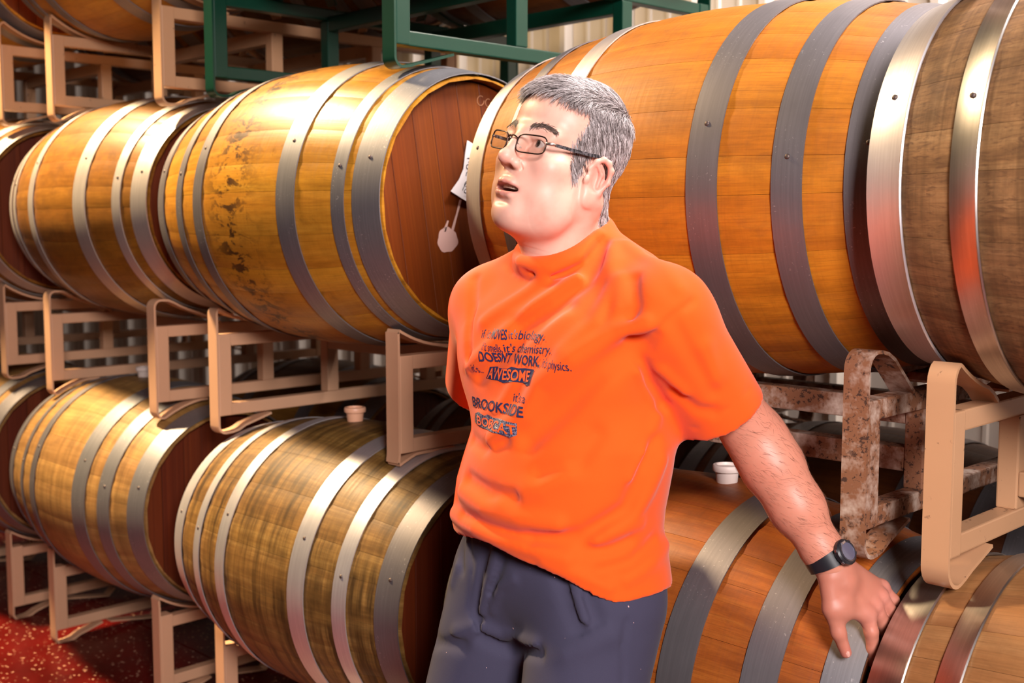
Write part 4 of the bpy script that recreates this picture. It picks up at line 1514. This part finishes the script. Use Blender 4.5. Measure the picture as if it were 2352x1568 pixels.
PXM = 1.0 / 1400.0
LINES = [
    ('if it', 0.0, (1107, 776), (1124, 777), 19), ('MOVES', 0.018, (1127, 777), (1166, 779), 21), ("it's", 0.0, (1170, 778), (1188, 778), 19), ('biology.', 0.006, (1191, 779), (1252, 782), 19),
    ('if it smells,', 0.0, (1107, 804), (1156, 808), 18), ("it's chemistry.", 0.004, (1160, 808), (1266, 813), 19),
    ("DOESN'T", 0.022, (1102, 828), (1172, 834), 21), ('WORK,', 0.022, (1179, 835), (1240, 842), 21), ("it's physics.", 0.0, (1245, 843), (1314, 851), 19),
    ("it's...", 0.0, (1089, 852), (1113, 856), 18),
    ("it's a", 0.0, (1180, 922), (1207, 926), 19),
    ('BROOKSIDE', 0.022, (1088, 931), (1203, 958), 22)]
for body_, bold, p0, p1, hp_ in LINES:
    print_on(text_mesh(body_, bold), p0, p1, hp_ * PXM / 0.70, 0.0014, M_INK, 'lettering', 2)


def panel(pts):
    bm = bmesh.new()
    vs = [bm.verts.new((x, y, 0)) for x, y in pts]
    f = bm.faces.new(vs)
    bmesh.ops.triangulate(bm, faces=[f])
    for _ in range(3):
        bmesh.ops.subdivide_edges(bm, edges=[e for e in bm.edges if e.calc_length() > 0.12], cuts=1)
        bmesh.ops.triangulate(bm, faces=bm.faces)
    me = bpy.data.meshes.new('panel'); bm.to_mesh(me); bm.free()
    return me


print_on(panel([(0, 0.1), (0.05, 0.95), (0.22, 1.0), (0.24, 0.9), (0.45, 0.92), (0.52, 1.08), (0.66, 1.0), (0.80, 1.05), (1.0, 0.98), (0.98, -0.1), (0.88, -0.22), (0.78, 0.0), (0.60, 0.02), (0.40, -0.14), (0.28, 0.02), (0.12, 0.06)]),
         (1117, 871), (1219, 882), 30 * PXM, 0.0010, M_INK, 'lettering_panel')
print_on(text_mesh('AWESOME', 0.02), (1121, 868), (1215, 877), 23 * PXM / 0.70, 0.0018, M_SHIRT, 'lettering')
print_on(panel([(0, 0.2), (0.02, 0.85), (0.15, 1.1), (0.30, 0.95), (0.38, 1.1), (0.50, 0.95), (0.70, 1.0), (1.0, 0.95), (0.97, 0.05), (0.86, -0.20), (0.72, 0.0), (0.45, 0.02), (0.25, -0.02), (0.12, 0.1)]),
         (1092, 974), (1193, 1001), 30 * PXM, 0.0010, M_SPECK, 'lettering_panel')
print_on(text_mesh('BOBCAT', 0.02), (1098, 973), (1188, 997), 20 * PXM / 0.70, 0.0018, M_SHIRT, 'lettering')

# ---- trousers
TV = Vol((-1.62, -0.70, 0.05), (-0.98, -0.05, 1.01), 0.0042)
TV.ell((-1.288, -0.278, 0.885), (0.184, 0.126, 0.16), 0.03)
x, y, z = TV.grid()
LEGS = (((-1.192, -0.295, 0.83), (-1.185, -0.40, 0.47), (-1.19, -0.47, 0.08), 0.108, 0.083, 0.075), ((-1.392, -0.290, 0.83), (-1.455, -0.375, 0.47), (-1.48, -0.45, 0.08), 0.104, 0.084, 0.075))
for h_, k_, a_, r0, r1, r2 in LEGS:
    TV.cap(h_, k_, r0, r1, 0.035)
    TV.cap(k_, a_, r1, r2, 0.03)
tb_p, tb_f = TV.polys()
tr_bvh = BVHTree.FromPolygons([tuple(p) for p in tb_p], tb_f)
TF = [([(1118, 1255), (1100, 1330), (1092, 1400), (1100, 1440)], 0.009, -0.006), ([(1140, 1270), (1122, 1340), (1108, 1400)], 0.009, 0.006),
      ([(1165, 1260), (1140, 1330), (1105, 1385)], 0.008, -0.004), ([(1180, 1330), (1150, 1345), (1130, 1400)], 0.008, 0.004),
      ([(1105, 1440), (1160, 1460), (1230, 1475)], 0.010, 0.005), ([(1110, 1465), (1170, 1490), (1240, 1500)], 0.010, -0.006),
      ([(1440, 1425), (1430, 1480), (1432, 1568)], 0.004, -0.003), ([(1290, 1330), (1310, 1400), (1330, 1440)], 0.014, -0.004),
      ([(1350, 1370), (1370, 1420)], 0.012, -0.004), ([(1320, 1340), (1340, 1420)], 0.012, 0.004), ([(1200, 1510), (1300, 1500), (1400, 1460)], 0.016, 0.004),
      ([(1040, 1230), (1050, 1300), (1040, 1340)], 0.008, 0.004), ([(1065, 1240), (1060, 1310)], 0.008, -0.004), ([(1000, 1440), (1050, 1450), (1090, 1440)], 0.012, 0.005), ([(1000, 1475), (1060, 1480)], 0.012, -0.005),
      ([(1080, 1225), (1085, 1300), (1078, 1400)], 0.005, -0.002)]
acc = np.zeros_like(TV.D)
for pts, w_, am in TF:
    P3 = [seen_on(tr_bvh, *p) for p in pts]; P3 = [p for p in P3 if p is not None]
    for i in range(len(P3) - 1):
        a, b = P3[i], P3[i + 1]
        r, g = TV.sl(np.minimum(a, b), np.maximum(a, b), w_ * 2.4)
        if r is None: continue
        ba = b - a; L = float(ba @ ba) + 1e-9
        p = [g[j] - F32(a[j]) for j in range(3)]
        t_ = np.clip((p[0] * F32(ba[0]) + p[1] * F32(ba[1]) + p[2] * F32(ba[2])) / F32(L), 0, 1)
        d2 = sum((p[j] - t_ * F32(ba[j])) ** 2 for j in range(3))
        wt = np.exp(-d2 / F32(w_ * w_)) * F32(am * 1.7)
        acc[r] = np.where(np.abs(wt) > np.abs(acc[r]), wt, acc[r])
TV.D -= acc
tp, tf_ = TV.polys()
tm = mesh('trousers', tp - np.array((-1.30, -0.47, 0.0)), tf_, M_TROUS)
keep_largest(tm); smooth_mesh(tm, 2, 0.4)
tag(link('trousers', tm, man), 'dark slate grey cotton trousers')
# shoes (below the frame; they carry him)
for h_, k_, a_, r0, r1, r2 in LEGS:
    S_ = Vol((a_[0] - 0.08, a_[1] - 0.26, 0.0), (a_[0] + 0.08, a_[1] + 0.13, 0.13), 0.006)
    S_.ell((a_[0], a_[1] - 0.02, 0.045), (0.043, 0.085, 0.05), 0.03)
    S_.ell((a_[0], a_[1] - 0.13, 0.032), (0.047, 0.10, 0.034), 0.04)
    S_.cap((a_[0], a_[1] + 0.01, 0.05), (a_[0], a_[1] + 0.01, 0.10), 0.045, 0.045, 0.02)
    xx, yy, zz = S_.grid()
    S_.D = np.maximum(S_.D, F32(0.004) - zz + 0 * xx + 0 * yy)
    p_, f_ = S_.polys()
    link('shoe', mesh('shoe', p_ - np.array((-1.30, -0.47, 0.0)), f_, plain('brown_leather', (0.09, 0.045, 0.025), 0.5)), man)
# ------------------------------------------------------------------ glasses, watch, note
GL = empty('eyeglasses', tuple(HEAD_O + HEAD_R @ np.array((0, -0.10, 0.018))))
tag(GL, 'narrow dark-framed eyeglasses on the face of the man', 'glasses')
GM = GL.matrix_basis.copy()
GLI = Matrix.Translation(-Vector(HEAD_O + HEAD_R @ np.array((0, -0.10, 0.018)))) @ HM
M_FRAME = plain('dark_bronze_frame', (0.055, 0.030, 0.024), 0.3, 0.85)
M_TEMPLE = NT('mottled_temple')
M_TEMPLE.l(M_TEMPLE.ramp(M_TEMPLE.noise(M_TEMPLE.obj(), 260.0, 3.0), [(0.42, (0.012, 0.012, 0.014)), (0.62, (0.12, 0.11, 0.12))]), M_TEMPLE.b.inputs['Base Color'])
M_TEMPLE.set(Roughness=0.3)
t = NT('lens_glass')
out = t.t.nodes['Material Output']
tr = t.n('ShaderNodeBsdfTransparent'); tr.inputs[0].default_value = (0.97, 0.96, 0.95, 1)
gl = t.n('ShaderNodeBsdfGlossy'); gl.inputs['Roughness'].default_value = 0.02
lw = t.n('ShaderNodeLayerWeight'); lw.inputs['Blend'].default_value = 0.5
ms = t.n('ShaderNodeMixShader')
t.l(t.math('MULTIPLY_ADD', t.math('POWER', lw.outputs['Facing'], 4.0), 0.5, 0.045), ms.inputs[0]); t.l(tr.outputs[0], ms.inputs[1]); t.l(gl.outputs[0], ms.inputs[2]); t.l(ms.outputs[0], out.inputs['Surface'])
M_LENS = t.m


def lens_y(x): return -0.1115 + 2.9 * x * x * (1.0 if abs(x) > 0.02 else 1.0)


def lens_outline(s):
    pts = []
    cx, cz, hw, hh = 0.0385, 0.0090, 0.0265, 0.0135
    for k in range(36):
        a = 2 * PI * k / 36
        c_, s_ = math.cos(a), math.sin(a)
        ex = 0.42
        px = cx + hw * math.copysign(abs(c_) ** ex, c_)
        pz = cz + hh * math.copysign(abs(s_) ** (ex + 0.1), s_) + (px - cx) * 0.06
        pts.append((s * px, lens_y(px), pz))
    return pts


for s in (-1, 1):
    o_ = lens_outline(s)
    b = MB(); b.tube(o_, 0.00115, 8, closed=True)
    b.build('lens_frame', M_FRAME, GL, GLI, smooth=True)
    c_ = np.mean(np.array(o_), 0)
    n = len(o_)
    v = [tuple(c_ + (np.array(p) - c_) * f + np.array((0, dy, 0))) for dy in (-0.0006, 0.0009) for f in (0.985,) for p in o_]
    f = [tuple(range(n)), tuple(range(n, 2 * n))[::-1]] + [(k, n + k, n + (k + 1) % n, (k + 1) % n) for k in range(n)]
    link('lens', recalc(mesh('lens', v, f, M_LENS, False)), GL, GLI)
    # hinge block and temple arm
    b = MB(); b.tube([(s * 0.0640, lens_y(0.0640), 0.0145), (s * 0.0700, -0.0945, 0.0155), (s * 0.0735, -0.0880, 0.0160)], [0.0022, 0.0024, 0.0020], 8)
    b.build('hinge', plain('hinge_steel', (0.45, 0.38, 0.34), 0.3, 0.9), GL, GLI, smooth=True)
    path = catmull([(s * 0.0730, -0.0885, 0.0160), (s * 0.0765, -0.055, 0.0185), (s * 0.0800, -0.025, 0.0210), (s * 0.0825, -0.008, 0.0225), (s * 0.0805, 0.012, 0.0160), (s * 0.0765, 0.020, 0.000)], 5)
    v = []; f = []
    for q in path:
        for dx, dz in ((-0.0008, -0.0024), (0.0008, -0.0024), (0.0008, 0.0024), (-0.0008, 0.0024)):
            v.append((q.x + dx, q.y, q.z + dz))
    for k in range(len(path) - 1):
        for j in range(4): f.append((4 * k + j, 4 * k + (j + 1) % 4, 4 * k + 4 + (j + 1) % 4, 4 * k + 4 + j))
    f += [(0, 1, 2, 3), (4 * len(path) - 1, 4 * len(path) - 2, 4 * len(path) - 3, 4 * len(path) - 4)]
    link('temple_arm', recalc(mesh('temple_arm', v, f, M_TEMPLE.m, False)), GL, GLI)
b = MB(); b.tube(catmull([(-0.0122, lens_y(0.0122), 0.0140), (-0.005, -0.1135, 0.0172), (0.005, -0.1135, 0.0172), (0.0122, lens_y(0.0122), 0.0140)], 4), 0.0011, 8)
b.build('bridge', M_FRAME, GL, GLI, smooth=True)
for s in (-1, 1):
    b = MB(); b.tube([(s * 0.0122, -0.1095, 0.008), (s * 0.0105, -0.1035, 0.005)], 0.0006, 6)
    b.tube([(s * 0.0103, -0.1030, 0.0075), (s * 0.0117, -0.1020, 0.0015)], [0.0018, 0.0022], 8)
    b.build('nose_pad', plain('clear_pad', (0.55, 0.42, 0.36), 0.25), GL, GLI, smooth=True)

# wristwatch: strap round the wrist, faceted case turned towards the picture's right
wc = Vector(map(float, WRL + dirf * -0.006))
ax = Vector(map(float, dirf))
tocam = (CAM - wc).normalized()
nrm = tocam * 0.70 + right * 0.62 + Vector((0, 0, 1)) * 0.30
nrm = (nrm - ax * nrm.dot(ax)).normalized()
sd = ax.cross(nrm).normalized()
WM = Matrix([[sd[i], ax[i], nrm[i], wc[i]] for i in range(3)] + [[0, 0, 0, 1]])
WT = empty('wristwatch', tuple(wc))
tag(WT, 'black digital wristwatch on the bare wrist of the man', 'watch')
WL = Matrix.Translation(-wc) @ WM
WC = WL @ Matrix.Translation((0, 0, 0.0040))
M_RES = plain('black_resin', (0.012, 0.012, 0.016), 0.35)
M_RIM = plain('polished_grey_rim', (0.20, 0.20, 0.24), 0.25, 0.9)
M_LCD = plain('grey_display', (0.085, 0.085, 0.13), 0.12)
v = []; f = []; n = 40
for k in range(n):
    a = 2 * PI * k / n
    w_ = 0.0085 + 0.0040 * max(0.0, math.cos(a))
    for (r, y) in ((0.0305, -w_), (0.0350, -w_), (0.0350, w_), (0.0305, w_)):
        v.append((r * math.sin(a) * 1.0, y, r * math.cos(a)))
for k in range(n):
    for j in range(4):
        f.append((4 * k + j, 4 * ((k + 1) % n) + j, 4 * ((k + 1) % n) + (j + 1) % 4, 4 * k + (j + 1) % 4))
link('strap', sharp_by_angle(recalc(mesh('strap', v, f, M_RES)), 40), WT, WL)


def disc(name, prof_, n, mat, zx=1.0, smooth=True):
    v = []; f = []
    for r, z in prof_:
        for k in range(n):
            a = 2 * PI * (k + 0.5) / n
            v.append((r * math.cos(a) * zx, r * math.sin(a), z))
    for i in range(len(prof_) - 1):
        for k in range(n): f.append((i * n + k, i * n + (k + 1) % n, (i + 1) * n + (k + 1) % n, (i + 1) * n + k))
    f.append(tuple(range(n))); f.append(tuple((len(prof_) - 1) * n + k for k in range(n)))
    return link(name, sharp_by_angle(recalc(mesh(name, v, f, mat, smooth)), 30), WT, WC)


disc('case', [(0.0185, 0.0285), (0.0205, 0.0315), (0.0205, 0.0375), (0.0180, 0.0400), (0.0150, 0.0402)], 16, M_RES)
disc('bezel', [(0.0160, 0.0398), (0.0160, 0.0412), (0.0140, 0.0416), (0.0138, 0.0404)], 16, M_RIM)
disc('display', [(0.0138, 0.0400), (0.0138, 0.0409), (0.0120, 0.0410)], 24, M_LCD)
for a in (0.5, -0.5, PI + 0.5, PI - 0.5):
    b = MB(); b.box(0.0185, 0.0225, -0.0025, 0.0025, 0.0335, 0.0372)
    b.build('button', M_RIM, WT, WC @ Matrix.Rotation(a, 4, 'Z'), bevel=0.0006)
b = MB(); b.box(-0.0045, 0.0045, -0.0168, -0.0128, 0.0400, 0.0424)
b.build('front_button', plain('silver_button', (0.6, 0.6, 0.62), 0.25, 0.9), WT, WC, bevel=0.0008)

# handwritten paper note stapled to the end of the golden barrel, and the marks on that end
XH = -2.41 + BH - 0.034


def on_end(px, py, lift):
    d = PX(px, py)
    return CAM + d * ((XH + lift - CAM.x) / d.x)


NOTE = [(1073, 322), (1100, 338), (1128, 352), (1130, 420), (1112, 486), (1083, 470), (1058, 454), (1035, 439), (1054, 412), (1064, 388), (1067, 355)]
nl = [0.004, 0.002, 0.002, 0.002, 0.002, 0.005, 0.010, 0.016, 0.006, 0.003, 0.002]
p0 = on_end(1090, 405, 0.0)
NO = empty('paper_note', tuple(p0))
tag(NO, 'white handwritten paper note on the end of the golden barrel', 'note')
v = [on_end(*p, l_) - p0 for p, l_ in zip(NOTE, nl)]
n = len(v)
v = v + [q + Vector((0.0006, 0, 0)) for q in v]
f = [tuple(range(n)), tuple(range(n, 2 * n))[::-1]] + [(k, (k + 1) % n, n + (k + 1) % n, n + k) for k in range(n)]
me = recalc(mesh('sheet', v, f, plain('note_paper', (0.80, 0.72, 0.70), 0.7), False))
link('sheet', me, NO)
note_bvh = BVHTree.FromPolygons([tuple(q + p0) for q in v], f)
WR = [[(1062, 437), (1066, 428), (1071, 420)], [(1066, 428), (1068, 420), (1073, 416), (1076, 420), (1074, 426), (1069, 428)], [(1076, 436), (1070, 434), (1066, 439), (1069, 443), (1074, 440), (1076, 434), (1077, 442)],
      [(1081, 442), (1081, 437), (1085, 434), (1088, 436)],
      [(1070, 404), (1072, 396), (1078, 392), (1082, 396), (1078, 401), (1073, 405), (1080, 406)], [(1073, 388), (1079, 384), (1078, 378), (1072, 379), (1072, 386), (1078, 389)],
      [(1073, 364), (1077, 363), (1079, 367), (1076, 373)], [(1090, 445), (1094, 430), (1099, 445)], [(1086, 405), (1092, 396), (1097, 405)]]
b = MB()
for st in WR:
    pts = []
    for p in st:
        h = note_bvh.ray_cast(CAM, PX(*p))
        if h[0] is not None: pts.append(h[0] - p0 + Vector((0.0004, 0, 0)))
    if len(pts) > 1: b.tube(catmull(pts, 4), 0.0009, 5)
b.build('handwriting', plain('pen_ink', (0.02, 0.015, 0.02), 0.6), NO)

M_BLOT = plain('pale_paint_mark', (0.62, 0.40, 0.34), 0.7)
def mark(name, pts, mat, lift=0.0010):
    v = [on_end(px, py, lift) for px, py in pts]
    n = len(v)
    base_ = Vector((XH, 0, 0))
    v2 = v + [q - Vector((lift * 0.8, 0, 0)) for q in v]
    f = [tuple(range(n)), tuple(range(n, 2 * n))[::-1]] + [(k, (k + 1) % n, n + (k + 1) % n, n + k) for k in range(n)]
    inv = Matrix.Translation(B2.location).inverted()
    me = recalc(mesh(name, [inv @ q for q in v2], f, mat, False))
    return link(name, me, B2)


blot = []
for k in range(30):
    a = 2 * PI * k / 30
    r = 1.0 + 0.05 * math.sin(3 * a + 1) + 0.04 * math.sin(7 * a)
    blot.append((1026 + 23 * r * math.cos(a) + 2, 551 + 29 * r * math.sin(a)))
tag(mark('paint_mark', blot, M_BLOT), 'pale splash of paint')
mark('paint_mark', [(1056, 458), (1061, 459), (1052, 490), (1042, 530), (1036, 530), (1048, 490)], M_BLOT)
mark('paint_mark', [(1028, 506), (1031, 507), (1024, 532), (1017, 532)], M_BLOT)
M_CHALK = plain('chalk', (0.50, 0.24, 0.12), 0.9)
b = MB()
for c_, r_ in (((1104, 231), (8, 11)), ((1121, 236), (6, 9))):
    inv = Matrix.Translation(B2.location).inverted()
    b.tube([inv @ on_end(c_[0] + r_[0] * math.cos(2 * PI * k / 14), c_[1] + r_[1] * math.sin(2 * PI * k / 14), 0.0006) for k in range(13)], 0.0008, 5)
b.build('chalk_writing', M_CHALK, B2)
